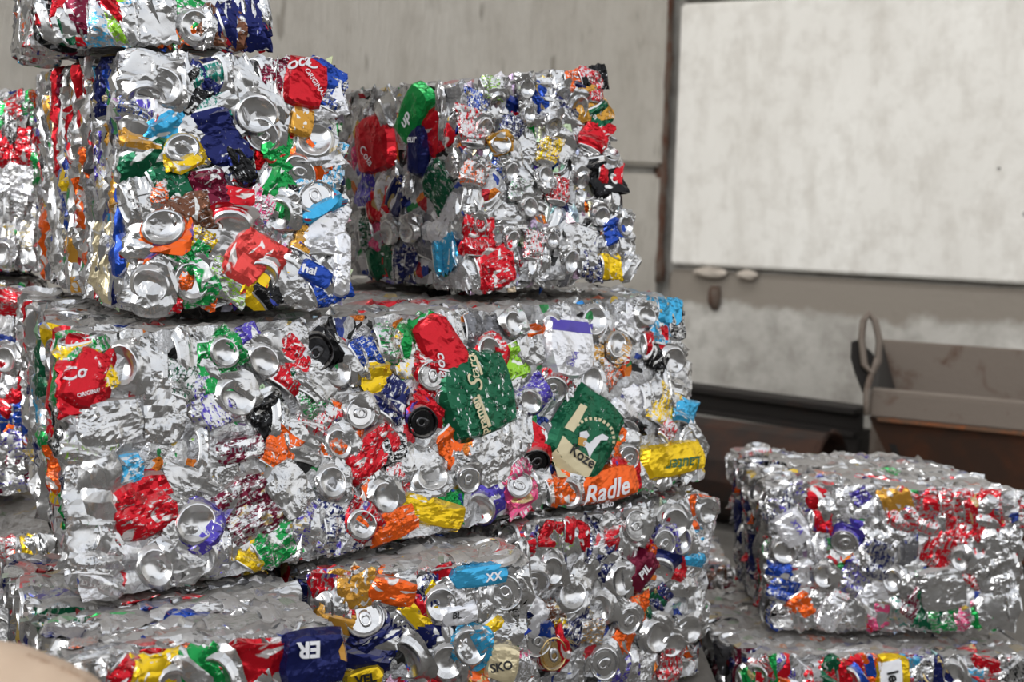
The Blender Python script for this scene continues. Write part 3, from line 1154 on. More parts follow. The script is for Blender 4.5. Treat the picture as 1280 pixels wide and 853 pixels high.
link('side_plate', mesh('side_plate', vs + [v + sd_ * .025 for v in vs], [(3, 2, 1, 0), (4, 5, 6, 7), (0, 1, 5, 4), (1, 2, 6, 5), (2, 3, 7, 6), (3, 0, 4, 7)], (M_DARK,)), SK)
vs2 = [v + sd_ * (L_S - .42) for v in vs[:2]] + [v + sd_ * (L_S - .03) for v in vs[2:]]
link('side_plate', mesh('side_plate', vs2 + [v + sd_ * .025 for v in vs2], [(3, 2, 1, 0), (4, 5, 6, 7), (0, 1, 5, 4), (1, 2, 6, 5), (2, 3, 7, 6), (3, 0, 4, 7)], (M_DARK,)), SK)


def tube(name, pts, rad, mat, parent, flat=1.0, seg=8, closed=False):
    verts, faces = [], []
    n = len(pts)
    for k_, p in enumerate(pts):
        a = pts[(k_ - 1) % n] if (k_ > 0 or closed) else p
        b_ = pts[(k_ + 1) % n] if (k_ < n - 1 or closed) else p
        t = (b_ - a).normalized()
        s = t.cross(sn_).normalized()
        w = s.cross(t).normalized()
        for i in range(seg):
            th = 2 * math.pi * i / seg
            verts.append(p + s * (math.cos(th) * rad) + w * (math.sin(th) * rad * flat))
    for k_ in range(n if closed else n - 1):
        k2 = (k_ + 1) % n
        for i in range(seg):
            j = (i + 1) % seg
            faces.append((k_ * seg + i, k_ * seg + j, k2 * seg + j, k2 * seg + i))
    if not closed:
        faces.append(tuple(range(seg))[::-1]); faces.append(tuple((n - 1) * seg + i for i in range(seg)))
    return link(name, mesh(name, verts, faces, (mat,), smooth=True), parent)


# lifting eye: flat cheek plate, a bent bar down to the rim, and a tall narrow eye on top
eye = [(1086, 392), (1079, 402), (1077, 425), (1080, 455), (1090, 468), (1098, 452), (1099, 425), (1094, 402)]
tube('lifting_eye', [P(x, y, ZS - .03) for x, y in eye], .0125, M_STEEL, SK, 1.6, 8, True)
ck_pts = [(1064, 428), (1072, 426), (1090, 442), (1096, 452), (1092, 470), (1084, 482), (1080, 496), (1068, 466), (1063, 448)]
pl = [P(x, y, ZS - .01) for x, y in ck_pts]
n_ = len(pl)
link('cheek_plate', mesh('cheek_plate', pl + [p + bk * .03 for p in pl], [tuple(range(n_))[::-1], tuple(range(n_, 2 * n_))] +
     [(i, (i + 1) % n_, n_ + (i + 1) % n_, n_ + i) for i in range(n_)], (M_DARK,)), SK)
tube('bent_bar', [P(x, y, ZS - .03) for x, y in ((1097, 448), (1093, 460), (1087, 474), (1083, 490), (1083, 505), (1084, 519))], .0115, M_STEEL, SK, 1.4)

BM = bpy.data.objects.new('steel_beam', None)
COL.objects.link(BM)
tag(BM, 'dark steel beam lying along the wall foot left of the skip', 'beam')
ba, bb = P(790, 480, 6.35), P(1068, 519, 5.45)
bd = (bb - ba); blen = bd.length; bd.normalize()
bn = bd.cross(UZ).normalized()
if bn.y > 0: bn = -bn
bu = bn.cross(bd) if bn.cross(bd).z > 0 else bd.cross(bn)
for nm, dz, th, dep in (('top_flange', 0, .025, .14), ('web', -.075, .075, .03), ('bottom_flange', -.10, .025, .14)):
    box(nm, ba + bu * (dz if nm != 'top_flange' else 0) - bn * .0 + (-bn) * (0 if dep > .1 else .05), bd, -bn, bu, blen, dep, th, M_DARK, BM, .003)
for fx in (.12, .9):
    q = ba + bd * (blen * fx)
    box('support_block', Vector((q.x, q.y, 0)) - bn * .02, bd, -bn, UZ, .14, .12, max(.05, (q - bu * .1).z), M_DARK, BM)

RT = bpy.data.objects.new('rusty_drum_shell', None)
COL.objects.link(RT)
tag(RT, 'dark brown rusted steel drum lying in shadow behind the right-hand bale', 'scrap')
ra, rb = P(800, 560, 5.4), P(1036, 575, 4.95)
ra.z = rb.z = 0
rd = (rb - ra).normalized(); rl = (rb - ra).length
rn = Vector((rd.y, -rd.x, 0))
rr = (P(950, 530, 5.1).z) / 2
M_SHELL = mat_rust('dark_rusted_shell', srgb(38, 30, 26), srgb(70, 42, 28), .5, 4)
verts, faces = [], []
for e_ in (0, 1):
    for q_ in (rr, rr - .02):
        for i in range(17):
            th = R(-90 + 359 * i / 16)
            verts.append(ra + rd * (rl * e_) + rn * (math.cos(th) * q_) + UZ * (rr + math.sin(th) * q_))
for i in range(16):
    faces += [(i, i + 1, 34 + i + 1, 34 + i), (17 + i + 1, 17 + i, 51 + i, 51 + i + 1), (i, 17 + i, 17 + i + 1, i + 1), (34 + i, 34 + i + 1, 51 + i + 1, 51 + i)]
faces += [(0, 34, 51, 17), (16, 33, 67, 50)]
link('shell', mesh('shell', verts, faces, (M_SHELL,), smooth=False), RT)
link('end_disc', mesh('end_disc', [ra + rd * (rl - .03) + rn * (math.cos(R(a)) * rr * .97) + UZ * (rr + math.sin(R(a)) * rr * .97) for a in range(0, 360, 20)], [tuple(range(18))], (M_SHELL,)), RT)
tube('rolled_rim', [ra + rd * rl + rn * (math.cos(R(a)) * rr) + UZ * (rr + math.sin(R(a)) * rr) for a in range(0, 360, 20)], .014, M_SHELL, RT, closed=True)

# ------------------------------------------------------------------ bales
G_TOP = 'pressed can bales of the left stack'
SIL = ['S'] * 44 + ['W'] * 6 + ['R'] * 5 + ['N'] * 4 + ['B'] * 2 + ['GR'] * 6 + ['O', 'G', 'Y', 'P', 'K', 'K']
LAY = ['S'] * 44 + ['GR'] * 6 + ['W'] * 5 + ['R'] * 8 + ['N'] * 3 + ['GD'] * 4 + ['O'] * 3 + ['B'] * 3 + ['G'] * 2 + ['P', 'K', 'K', 'BE', 'BE', 'M', 'Y', 'LB']
DUST = ['S'] * 30 + ['GR'] * 10 + ['W'] * 4 + ['R'] * 6 + ['O', 'B', 'G', 'N', 'P', 'Y']

# A: topmost, only its foot is in the picture
A = Bale('can_bale', 'topmost bale of crushed cans at upper left, cut off by the frame top', (46, 57, 1.86), (338, 69, 1.96), (336, -300, 1.96), (42, -310, 1.86), (-.20, .42), (-.20, .42), 11)
A.heroes('front', """60 12 C 0 K .7; 60 34 D -40 R .8; 100 22 C 10 GR .4; 112 8 D 10 M .8; 150 6 D 40 R .9; 92 46 D 15 DG .8; 115 38 C 0 W .4; 150 22 D 30 LG .7
175 40 C 0 S; 195 14 C 20 S .2 1.2; 222 32 D -45 G .7; 245 50 B 0 S; 272 34 D -20 BR .8; 300 14 C 0 W .5 1.1; 292 38 D 10 R .7; 300 52 D 15 N .9; 325 44 D 10 N .9; 212 54 D 5 O .7
255 12 D 60 S; 330 20 C 0 S; 75 55 D 10 S; 135 52 D -10 LB .5; 180 60 D 5 S""")
A.fill('front', 60, .042, vrange=(.0, .42))
A.edge('left', 'V', .02, .08, LAY, lim=90, vrange=(0, .5))
A.shards((('front', 500, 1), ('left', 200, 'V')))

# B: upper left
B = Bale('can_bale', 'upper left bale with layered left side, directly under the topmost bale', (155, 398, 1.85), (443, 386, 2.0), (432, 68, 2.0), (148, 54, 1.85), (-.34, .56), (-.34, .56), 12)
B.sheet('front', 383, 101, 66, 56, 78, 'R', .93, (('ORIGINAL', 8, 4, 8.5, -56, 'W', .1, .015), ('oca', -12, -22, 20, 14, 'W', .35, .02), ('C', 3, -22, 26, -10, 'W', .35, .0)), .9, label='red can with white script lettering')
B.sheet('front', 395, 343, 46, 28, -32, 'B', .95, (('hai', -11, -5, 15, -16, 'W', .05, .03),), .7, label='blue printed can with short white word')
B.sheet('front', 312, 322, 82, 62, 52, 'CR', .80, (), 1.2, label='coral red crumpled can')
B.sheet('front', 302, 205, 64, 30, -62, 'K', .72, (), 1.6)
B.sheet('front', 378, 152, 44, 34, 80, 'GD', .85, (), .6)
B.sheet('front', 428, 330, 90, 26, 88, 'W', .9, (), 1.0)
B.heroes('front', """205 88 B 0 S .2 1.15; 168 92 B 80 S .2 1.2; 240 104 D -50 K .72 .8; 268 108 D -70 T .62; 268 80 D 20 N .8 .8; 205 142 D 0 W .8 .8; 178 168 D 75 GD .8; 215 168 D -60 LB .9
228 186 B -70 Y .7; 266 165 D -75 N .9; 322 142 B 40 S .2 1.2; 335 118 C 0 S; 330 168 L 20 S; 422 92 D 70 B .9 .9; 408 128 D 10 W .8 .7; 418 118 D 70 B .55 .8; 352 188 D -60 G .85 .7
416 178 B -80 W .5 1.15; 394 246 L -60 LB .9 1.1; 290 278 B 80 R .8 1.05; 330 340 B 60 CR .9 1.0; 352 268 B 20 S; 388 300 D 62 GD .85 .7; 262 232 D -80 M .8 .8; 236 268 D 20 BR .75 .8
205 286 B -60 O .8 1.2; 190 357 B 20 S .2 1.05; 240 352 B 10 G .6 1.15; 214 246 D -20 O .55 .8; 184 212 D -62 DG .85 1.2; 222 226 D 20 DG .8; 320 376 D -22 Y .9; 285 392 D -22 LG .5 .8
375 214 L 40 O .8; 345 232 D -30 G .9 .8; 430 290 D 88 W .8; 428 372 D 20 B .75 .7; 430 215 D 85 LB .55; 322 262 D 60 PK .5 .7; 300 86 C 20 S .15 1.2; 340 92 C -10 S .15 1.2; 172 130 D 80 B .5 .8
372 244 C 30 K .7 .6; 232 320 D 50 G .7 .8; 250 300 D -30 Y .6 .6; 338 366 D 40 K .8 .7; 405 370 C 0 S; 382 330 C 40 S .15; 240 180 D 60 S; 300 130 D -60 S; 160 250 C 10 S; 170 300 D 80 S; 270 320 D 70 S; 205 385 D -20 R .7 .8; 245 385 D -10 O .7 .8; 365 380 D 12 S; 290 60 C 0 S; 350 70 D 5 M .7 .8
200 60 C 0 S; 168 62 D 80 S""")
B.fill('front', 70, .036)
B.edge('left', 'V', .021, .085, LAY, lim=150)
B.strips('left', """72 90 R .8; 100 98 R .9 1.1; 66 120 R .8 1.1; 80 178 R .85 1.1; 74 196 R .8; 84 215 Y .8 .8; 92 262 O .9 1.0; 118 215 P .5; 126 92 N .7; 130 125 B .6 .9; 116 150 W .5 1.1; 124 180 S .1 1.2; 146 245 GD .9 .9
140 300 B .8 1.1; 124 350 BE .85 1.2; 114 330 BE .7 1.1; 93 375 GD .9 .9; 42 140 O .6 .7; 50 170 GR .2 1.3; 60 250 GR .2 1.3; 72 300 S .1 1.3; 104 285 S .1 1.2; 132 370 S .1 1.0; 108 220 O .7 .7; 84 340 S .1 1.3; 40 220 G .6 .8; 45 280 W .4 1.1; 98 170 S .1 1.1""")
B.shards((('front', 700, 1), ('left', 500, 'V')))

# C: upper right
CB = Bale('can_bale', 'upper right bale of mostly silver cans, standing on the wide middle bale', (586, 372, 2.25), (806, 352, 2.40), (756, 75, 2.38), (569, 94, 2.25), (-.34, .42), (-.30, .44), 13)
CB.sheet('left', 466, 180, 78, 46, 95, 'R', .95, (('Cola', -3, 14, 17, -60, 'W', .3, .01),), .7, lift=.006, label='red can with white script')
CB.sheet('left', 517, 136, 76, 30, 68, 'G', .95, (('up', -3, 14, 19, 66, 'W', .2, .03),), .5, lift=.012, label='green can with white letters', blobs=(([(-15 + 3 * math.cos(a), 8 + 3.4 * math.sin(a)) for a in [0, .9, 1.8, 2.7, 3.6, 4.5, 5.4]][::-1], 'Y', 'yellow_dot'),))
CB.sheet('left', 522, 188, 70, 20, 88, 'N', .95, (('eur', 0, -14, 14, 0, 'W', .0, .02),), .4, lift=.010, label='navy can with white letters')
CB.heroes('left', """475 118 B 60 S; 505 108 B 80 S; 455 130 C 0 K .4; 537 160 D -78 R .9 1.1; 545 120 C 0 S; 486 290 B 80 GR .2; 512 290 B 90 GR .2; 468 256 D 10 R .95; 480 244 D -30 W .7; 492 246 D -60 N .9
505 240 C 0 GR .4; 548 272 D 80 W .75 1.3; 549 320 D 20 LB .8; 452 238 D 90 P .7; 470 322 D 30 DG .9; 542 228 D -50 DG .7; 452 292 C 0 DG .6; 500 262 C 0 GR; 530 300 D 80 GR; 500 330 D 0 N .7; 555 160 C 0 S""")
CB.fill('left', 50, .042, scov=.1)
CB.sheet('front', 622, 340, 44, 44, 20, 'R', .62, (), 1.0, label='worn red can')
for x_, y_, s_, a_ in ((725, 135, 1.15, 90), (693, 155, 1.05, 80), (770, 193, 1.05, -80), (657, 103, 1.0, 90), (620, 110, 1.0, 90), (606, 160, .95, 80), (660, 143, .8, 90), (682, 222, .95, -80),
                       (662, 258, .95, 90), (714, 326, .95, 90), (752, 270, 1.0, 85), (790, 280, .95, 90), (700, 94, .95, 85), (640, 215, .8, 90), (600, 215, .8, 90), (730, 225, .8, 90), (640, 300, .8, 80), (690, 300, .8, 90), (600, 280, .8, 90)):
    F_ = CB.faces['front']
    xd_, _ = F_.dirpix(x_, y_, a_)
    CB.place(F_, F_.hit(x_, y_), xd_, 'base', 'S', .2, (s_ * .9, s_ * .62, s_), .008, .08)
    CB.taken.setdefault('front', []).append((F_.hit(x_, y_), .026))
CB.heroes('front', """755 215 D -80 K .9 .9; 760 166 D 70 R .95 .8; 757 118 D -82 GD .8 1.0; 744 110 D 85 R .6 .7; 752 140 D -60 DG .9 .7; 746 90 D 10 K .85 .7; 716 84 D 0 O .7 .6; 730 104 D 80 N .8 .6; 625 180 B 90 GD .9 .75
772 282 D -70 B .85 .7; 620 366 D 8 R .8 .9; 765 345 D 5 Y .9 .7; 785 330 C 0 S .2 .8; 735 315 D 80 S; 590 300 D 88 R .7 .8; 686 190 D 85 Y .6 .6; 580 160 D 86 R .5 .8; 576 220 D 86 O .5 .7; 610 96 D 10 LG .5 .6
640 160 D 80 N .6 .6; 600 130 D 85 B .6 .6; 668 310 D 85 R .5 .6; 650 240 D 88 G .4 .6; 780 212 D -10 R .9 .6; 700 240 D 80 R .6 .6; 680 330 C 0 S .2 .8; 740 345 D 0 N .6 .7; 775 245 C 0 S""")
CB.fill('front', 110, .030, pal=SIL, mix=['base'] * 2 + ['side'] * 4 + ['crump'] * 5)
CB.shards((('front', 700, 'V'), ('left', 350, 1)), SIL)

# D: the wide middle bale
D = Bale('can_bale', 'widest bale of crushed cans, tilted across the middle of the left stack', (92, 766, 1.72), (892, 604, 2.50), (852, 364, 2.50), (70, 414, 1.75), (-.30, .62), (-.32, .56), 14)
D.sheet('front', 599, 493, 112, 98, -75, 'DG', .68, (('taro', -13, -33, 18, 98, 'BE', .2, .01), ('S', -11, -11, 34, 86, 'BE', .3, .0), ('pramen', -4, 28, 16, 110, 'BE', .0, .03)), .8, .014, label='dark green can with cream lettering', blobs=(
    ([(-12, -50), (-9, -51), (-1, -24), (-4, -23)], 'BE', 'cream_stripe'), ([(-8, 2), (-5, 1), (11, 40), (7, 42)], 'BE', 'cream_stripe')))
D.sheet('front', 733, 543, 112, 84, 62, 'DG', .76, (('Koze', -12, 28, 18, -36, 'K', .1, .02),), .7, .014, label='green and cream can with a goat and black lettering', blobs=(
    ([(-44, 24), (-35, 2), (-22, 16), (6, 35), (-2, 54), (-36, 54)], 'BE', 'cream_band'), ([(-33, -8), (-12, -38), (-4, -34), (-22, -2)], 'BE', 'cream_band'),
    ([(-12, 14), (-8, 8), (-2, 12), (6, 4), (14, 0), (22, 4), (20, 8), (12, 8), (8, 14), (2, 22), (-2, 30), (-6, 18)], 'W', 'goat'),
    ([(-16, 4), (-5, 6), (-8, 16), (-17, 14)], 'GD', 'beer_mug'), ([(-14, -2), (-6, -4), (-2, 2), (-5, 6), (-15, 4)], 'W', 'beer_foam')) + tuple(
    ([(2 + 25 * math.cos(a), 8 - 25 * math.sin(a)), (2 + 29 * math.cos(a), 8 - 29 * math.sin(a)), (2 + 29 * math.cos(a + .13), 8 - 29 * math.sin(a + .13)), (2 + 25 * math.cos(a + .13), 8 - 25 * math.sin(a + .13))], 'BE', 'ring_mark')
    for a in [(-.15 + .22 * i) for i in range(12)]))
D.sheet('front', 763, 618, 80, 46, 12, 'O', .95, (('Radle', -11, -3, 24, 17, 'W', .35, .02), ('a alko', -8, 13, 9, 12, 'W', .1, .02)), .6, .014, label='orange can with white script')
D.sheet('front', 843, 574, 82, 46, 12, 'Y', .93, (('Lauter', 6, 6, 16, 187, 'DG', .3, .01),), .7, .014, label='yellow can with green script')
D.sheet('front', 712, 433, 84, 60, -84, 'W', .95, (('SKA', 0, 16, 12, 68, 'P', 0, .01),), .9, .012, label='white can with violet lettering', blobs=(([(-24, -34), (28, -28), (27, -14), (-26, -20)], 'P', 'violet_band'),))
D.sheet('front', 556, 440, 100, 52, -62, 'R', .86, (('cola', -7, 16, 19, -82, 'W', .3, .02),), 1.2, .010, label='crushed red can with white script')
D.sheet('front', 181, 634, 92, 84, 20, 'R', .66, (), 2.0, .014, label='worn red can')
D.sheet('front', 312, 636, 84, 92, 30, 'M', .50, (), 2.6, .012, label='worn wine red can')
D.sheet('front', 362, 612, 62, 76, 40, 'GR', .25, (), 1.2, .012)
D.sheet('front', 466, 566, 92, 50, 42, 'R', .64, (), 1.4, .006, label='worn red can')
D.sheet('front', 146, 590, 84, 46, 15, 'LB', .55, (), .9, .006)
D.sheet('front', 140, 528, 96, 64, 12, 'GR', .12, (), 1.6, .006)
D.sheet('front', 208, 515, 62, 96, 0, 'GR', .15, (), 2.0, .004)
D.sheet('front', 98, 472, 84, 52, 64, 'R', .74, (('Co', -9, -4, 22, 12, 'W', .3, .02), ('ORIGINAL', 10, 20, 7, 14, 'W', 0, .03)), .8, .010, label='pinkish red can with white script')
D.sheet('front', 545, 650, 92, 40, -14, 'Y', .82, (), 1.4, .010)
D.sheet('front', 496, 670, 70, 44, 24, 'O', .74, (), 1.2, .010)
D.sheet('front', 618, 572, 64, 72, 30, 'GR', .2, (), 1.4, .008)
D.sheet('front', 302, 562, 66, 36, 14, 'M', .5, (('ITUNIS', -2, 0, 11, 6, 'GR', 0, .02),), 1.0, .008, label='wine red can with grey capitals')
D.heroes('front', """157 458 B 0 S .2 1.25; 115 440 D 70 R .8; 82 440 D -78 Y .7; 92 436 D -75 G .6; 74 478 D -85 R .9; 395 424 KL 10 K .9 1.15; 330 450 B 60 S .2 1.05; 297 497 B 60 S .2 1.15; 421 462 B 30 S .2 1.15; 450 517 L 70 S .2 1.0
472 470 D -80 Y .85 .9; 462 450 D 20 BE .5 .8; 529 528 KL 60 R .9 1.05; 672 578 KL 70 R .9 1.05; 541 597 B -80 S .2 1.15; 481 622 B 50 S .2 1.1; 606 640 B 40 P .7 1.1; 651 632 L -60 PK .7 1.0
562 632 D 0 G .9 .7; 452 655 B 60 R .6 1.0; 468 640 D 60 O .75 .8; 492 560 D 20 K .6 .8; 432 545 D 80 O .7; 415 602 B 20 S; 424 555 B 30 W .4; 350 566 D 60 O .75 .8; 336 510 D -62 K .75 .9
244 655 B -40 P .6 1.15; 195 712 B 30 S .2 1.15; 122 716 D 75 W .55 1.2; 258 714 B 20 P .35 1.1; 345 690 D 36 G .65 1.0; 318 706 D 60 Y .85 .6; 254 500 D -62 P .5; 272 452 D -80 G .7; 225 480 D 70 DG .5 .7
522 407 D 20 G .98 1.0; 500 425 D 10 G .5; 540 470 L 70 R .6; 612 442 B 0 R .6 1.1; 646 445 D -70 LG .8 .8; 676 426 D -80 O .85 1.05; 745 402 B -10 S .2 1.1; 740 477 B 0 S .2 1.1; 694 486 L 70 R .5 1.05
771 432 B -40 GD .5 1.0; 790 400 D 70 W .7; 742 446 D 0 GD .6 .7; 822 446 D -40 K .8 .7; 820 430 D 0 R .9 .7; 850 448 B 75 S .2 1.15; 866 556 L 50 S .2 1.05; 868 600 B -60 S .2 1.2; 838 478 C 0 S; 797 524 C 60 K .75 .95
830 510 D 70 Y .6; 788 500 D 60 W .7; 772 556 D 60 O .85 .8; 770 542 D 80 LG .7 .6; 786 572 L 70 S .2 .95; 782 592 D 5 R .95 .9; 738 592 D 10 R .9 .6; 702 610 D 20 O .75 .9; 716 626 B 40 S; 693 552 C 0 GR; 655 610 D -60 PK .6
652 555 C 0 GR .3; 585 600 L 70 S .2 .9; 676 610 C 10 S; 850 376 D -10 LB .9 .8; 505 446 D -50 Y .5; 455 440 D 30 B .7 .7; 488 500 D 60 N .7; 365 462 D 60 R .7; 376 470 D 0 DG .6 .6; 392 500 D 20 G .55 .7; 556 500 L 60 R .5 .7
862 516 D 85 LB .85 .8; 876 470 D 80 W .3; 830 390 D 85 LB .6; 806 395 B 80 S .2 .9; 862 405 C 0 K .6 .7; 568 545 D -50 O .85 .9; 478 590 C 30 S; 500 610 D 70 R .5; 520 580 D 0 W .4; 450 580 C 0 S
100 560 D 85 LG .4; 130 640 D 80 G .3 .9; 140 680 C 0 S .1; 90 620 D 85 S; 105 690 D 80 W .4; 225 620 D 70 S; 230 700 D 80 S; 290 690 C 0 S; 380 690 C 0 S .2; 410 660 D 60 N .6; 400 690 D -15 P .5; 430 690 D 0 N .5; 350 520 C 0 S; 395 480 C 60 S
385 560 D 80 S; 400 530 D 75 R .5; 260 560 C 0 S; 270 600 D 70 S; 190 470 C 0 S; 240 430 D 10 S; 300 425 D 30 P .7 .8; 275 400 B 40 G .6 .9; 350 400 D 0 S; 560 400 C 0 GR .2; 605 410 D 0 GR; 640 405 B 10 G .3 .9; 690 395 B 10 GR .3; 660 430 C 0 S; 720 500 C 0 S; 760 470 D 60 O .5 .8; 815 500 C 0 S
835 540 D 60 R .5 .6; 840 610 C 0 S; 800 610 D 10 G .6 .8; 820 600 D 30 S; 640 540 C 0 S; 575 470 C 0 S; 640 480 D 70 K .4; 665 500 B 40 P .6 .9""")
D.fill('front', 40, .034)
D.edge('left', 'V', .024, .09, LAY, lim=44)
D.edge('top', 'U', .03, .09, DUST, lim=62, vrange=(0, .38))
D.strips('left', '66 480 R .85 1.2; 60 440 Y .8; 70 440 G .6; 50 470 DG .7; 48 520 LB .4; 66 540 K .5; 60 590 O .7 .7; 55 575 G .6 .7; 40 500 S .1 1.4')
D.shards((('front', 1500, 1), ('left', 250, 'V'), ('top', 500, 'U')))
# flakes lying in the gap between the two upper bales
D.sheet('top', 566, 356, 46, 30, 28, 'K', .92, (('ESC', 4, -2, 14, 20, 'W', .1, .02),), .8, .010, label='black can with white capitals')
D.heroes('top', """480 352 D 10 R .85; 505 356 D 5 W .7; 540 350 D 0 N .7; 470 335 D 0 G .8; 500 372 C 0 GR .4; 455 365 D 10 R .6; 530 372 D 0 BR .6; 600 376 D 0 O .6; 640 372 D 5 O .5; 700 366 D 5 W .5; 745 362 D 0 O .5; 775 366 D 0 W .5; 820 362 D 0 LB .7""")

# E1: lower middle bale, a hand further out than its neighbour
E1 = Bale('can_bale', 'bale with orange and navy cans, directly left of the lower silver bale', (392, 960, 1.935), (672, 932, 2.04), (668, 694, 2.04), (388, 712, 1.935), (-.22, .40), (-.22, .40), 15)
E1.sheet('front', 492, 740, 66, 40, -12, 'O', .96, (), .8, .014, label='bright orange can')
E1.sheet('front', 600, 720, 80, 30, 8, 'LB', .92, (('XX', 14, 0, 14, 10, 'W', .1, .03),), .6, .014, label='light blue can with white marks')
E1.sheet('front', 628, 830, 50, 44, 78, 'BE', .9, (('SKO', -4, 2, 15, 12, 'K', 0, .03),), .7, .012, label='cream can with black letters')
E1.sheet('front', 574, 768, 52, 28, 12, 'W', .7, (('BL', -6, 0, 11, 4, 'K', .1, .02),), .8, .012, label='silver white can with two black letters')
E1.sheet('front', 455, 847, 52, 26, 18, 'Y', .95, (('VEL', 0, 0, 16, 12, 'K', 0, .04),), .6, .014, label='yellow can with black capitals')
E1.heroes('front', """488 722 B 70 O .9 1.0; 540 738 D 30 R .8; 532 740 D -60 N .6 .7; 552 755 B 20 W .5 1.1; 457 774 L -60 N .9 1.15; 462 808 D 70 N .95 1.1; 430 740 D 70 GD .85; 412 730 D 80 R .6; 440 725 D 0 GD .8 .8
528 762 D 45 Y .9 .9; 545 778 D 40 N .85; 512 825 B 30 S .2 1.25; 560 828 B 10 S .2 1.1; 588 808 B 30 LB .6 1.1; 612 800 D -62 Y .85; 640 742 C 0 K .5 1.0; 655 722 L 10 S .2 1.1; 590 845 D 60 GD .8; 600 755 C 0 S; 560 800 C 0 S; 610 770 D 20 S
420 760 C 0 S; 590 745 D 0 S; 480 785 D 60 S; 640 780 D 80 S; 640 850 D 60 W .5; 600 845 D 70 O .8 .7""")
E1.fill('front', 56, .034, vrange=(.25, 1))
E1.edge('top', 'U', .022, .08, DUST, lim=70, vrange=(0, .6))
E1.heroes('top', """650 678 L 10 R .6; 690 692 B 0 S .2; 590 692 D 5 S; 560 686 D 5 R .5; 500 700 D 5 DG .4; 545 700 D 0 R .4; 620 690 D 0 R .4""")
E1.shards((('front', 500, 1), ('top', 300, 'U')))

# E2: silver corner bale
E2 = Bale('can_bale', 'silver can bale under the right end of the widest bale', (640, 925, 2.20), (884, 850, 2.50), (900, 612, 2.50), (648, 655, 2.20), (-.24, .36), (-.26, .36), 16)
E2.sheet('front', 801, 714, 56, 28, 58, 'M', .9, (('PIL', -1, 0, 15, 55, 'W', .1, .03),), .6, .012, label='wine red can with white capitals')
E2.sheet('front', 652, 774, 54, 36, 62, 'W', .9, (('ave', 0, 2, 10, 62, 'K', .2, .02),), .8, .012, label='white can with small black letters')
E2.heroes('front', """795 648 L 0 S .2 1.1; 846 648 B 20 S .2 1.25; 878 650 D 80 O .8; 855 676 B 0 S .2 1.1; 828 712 B 60 N .85 1.3; 818 700 D 70 O .75 .6; 776 726 B 20 S .2 1.1; 716 746 B -60 S .2 1.15; 755 762 B 10 S .2 1.15; 786 776 L 60 S .2 1.05
690 818 GL 20 R .9 1.15; 671 802 L 60 B .7 1.1; 658 832 D 20 W .5; 822 796 B 60 S .2 1.25; 757 830 L 30 GR .3 1.2; 780 806 D 60 O .9 .7; 850 712 D 75 R .85 .7; 872 690 D 80 LB .85 .8; 868 665 D 60 LB .7 .6; 892 672 D 80 W .6; 862 788 B 80 S .2 1.1; 842 806 B 60 S
842 836 D 85 R .6 .8; 702 652 D 30 LG .4; 722 642 D 0 R .9 .7; 690 665 D 80 R .8 .7; 740 690 C 0 N .6; 760 702 D -70 N .7; 688 770 D 20 BR .6 .8; 778 842 D 20 P .6; 800 835 D 0 W .5; 802 762 D 20 O .85 .7; 818 762 D 60 DG .8 .6; 826 750 D 60 N .7 .6
705 700 C 0 GR; 730 720 D 70 S; 765 665 D 70 S; 780 680 C 0 S; 670 730 L 60 S .2 1.2; 660 760 C 0 K .3; 690 712 B 30 S; 880 720 D 80 S; 870 760 C 0 S; 740 790 D 0 GD .5 .7; 720 785 D 60 N .6; 700 790 D 80 Y .6 .7; 890 640 B 70 S; 880 770 C 0 S; 830 680 L 20 P .5; 650 700 C 0 S""")
E2.fill('front', 80, .032, pal=SIL)
E2.edge('top', 'U', .03, .08, DUST, lim=50, vrange=(0, .4))
E2.shards((('front', 800, 1), ('top', 150, 'U')), SIL)

# F: lower left bale, its dusty top in view
FB = Bale('can_bale', 'low dark dusty bale at bottom left whose flat top lies before the wide bale', (84, 1190, 1.555), (440, 1118, 1.72), (432, 778, 1.72), (78, 824, 1.555), (-.25, .44), (-.25, .44), 17)
FB.sheet('front', 392, 820, 88, 80, 8, 'N', .86, (('ER', -10, -11, 26, 184, 'W', 0, .04),), 1.0, .014, label='navy can with white capitals', blobs=(([(34, -20), (38, -14), (40, 6), (30, 2), (28, -8)], 'GD', 'gold_mark'),))
FB.heroes('front', """272 832 B 20 S .2 1.3; 314 826 D 80 R .9 1.1; 222 832 B 40 S .2 1.1; 165 838 D -40 R .8; 192 838 D 70 R .8; 244 820 D 20 G .85; 182 822 D 5 Y .85; 130 838 C 0 S; 345 820 D 60 W .4; 236 848 D 60 O .8""")
FB.fill('front', 60, .036, vrange=(.55, 1))
FB.edge('top', 'U', .021, .085, DUST, lim=190)
FB.heroes('top', """165 745 D 10 R .8 .6; 285 770 D 5 DG .5 .9; 60 720 D 5 G .4; 150 770 D 10 M .4 1.1; 75 782 D 0 N .8 .6; 190 752 D 5 B .8 .5; 330 740 D 5 B .6 .6; 210 790 D 10 O .6 .6; 100 800 D 5 O .5 .5; 350 760 D 8 GR .2 1.2; 300 745 D 8 GR .2 1.2; 240 725 D 8 O .5 .6; 40 690 D 10 R .7; 45 760 D -20 LB .4""")
FB.edge('left', 'V', .024, .09, ['DG', 'GR', 'GR', 'GR', 'K', 'S', 'S', 'N'], lim=50)
FB.shards((('front', 300, 1), ('top', 900, 'U'), ('left', 150, 'V')), DUST)

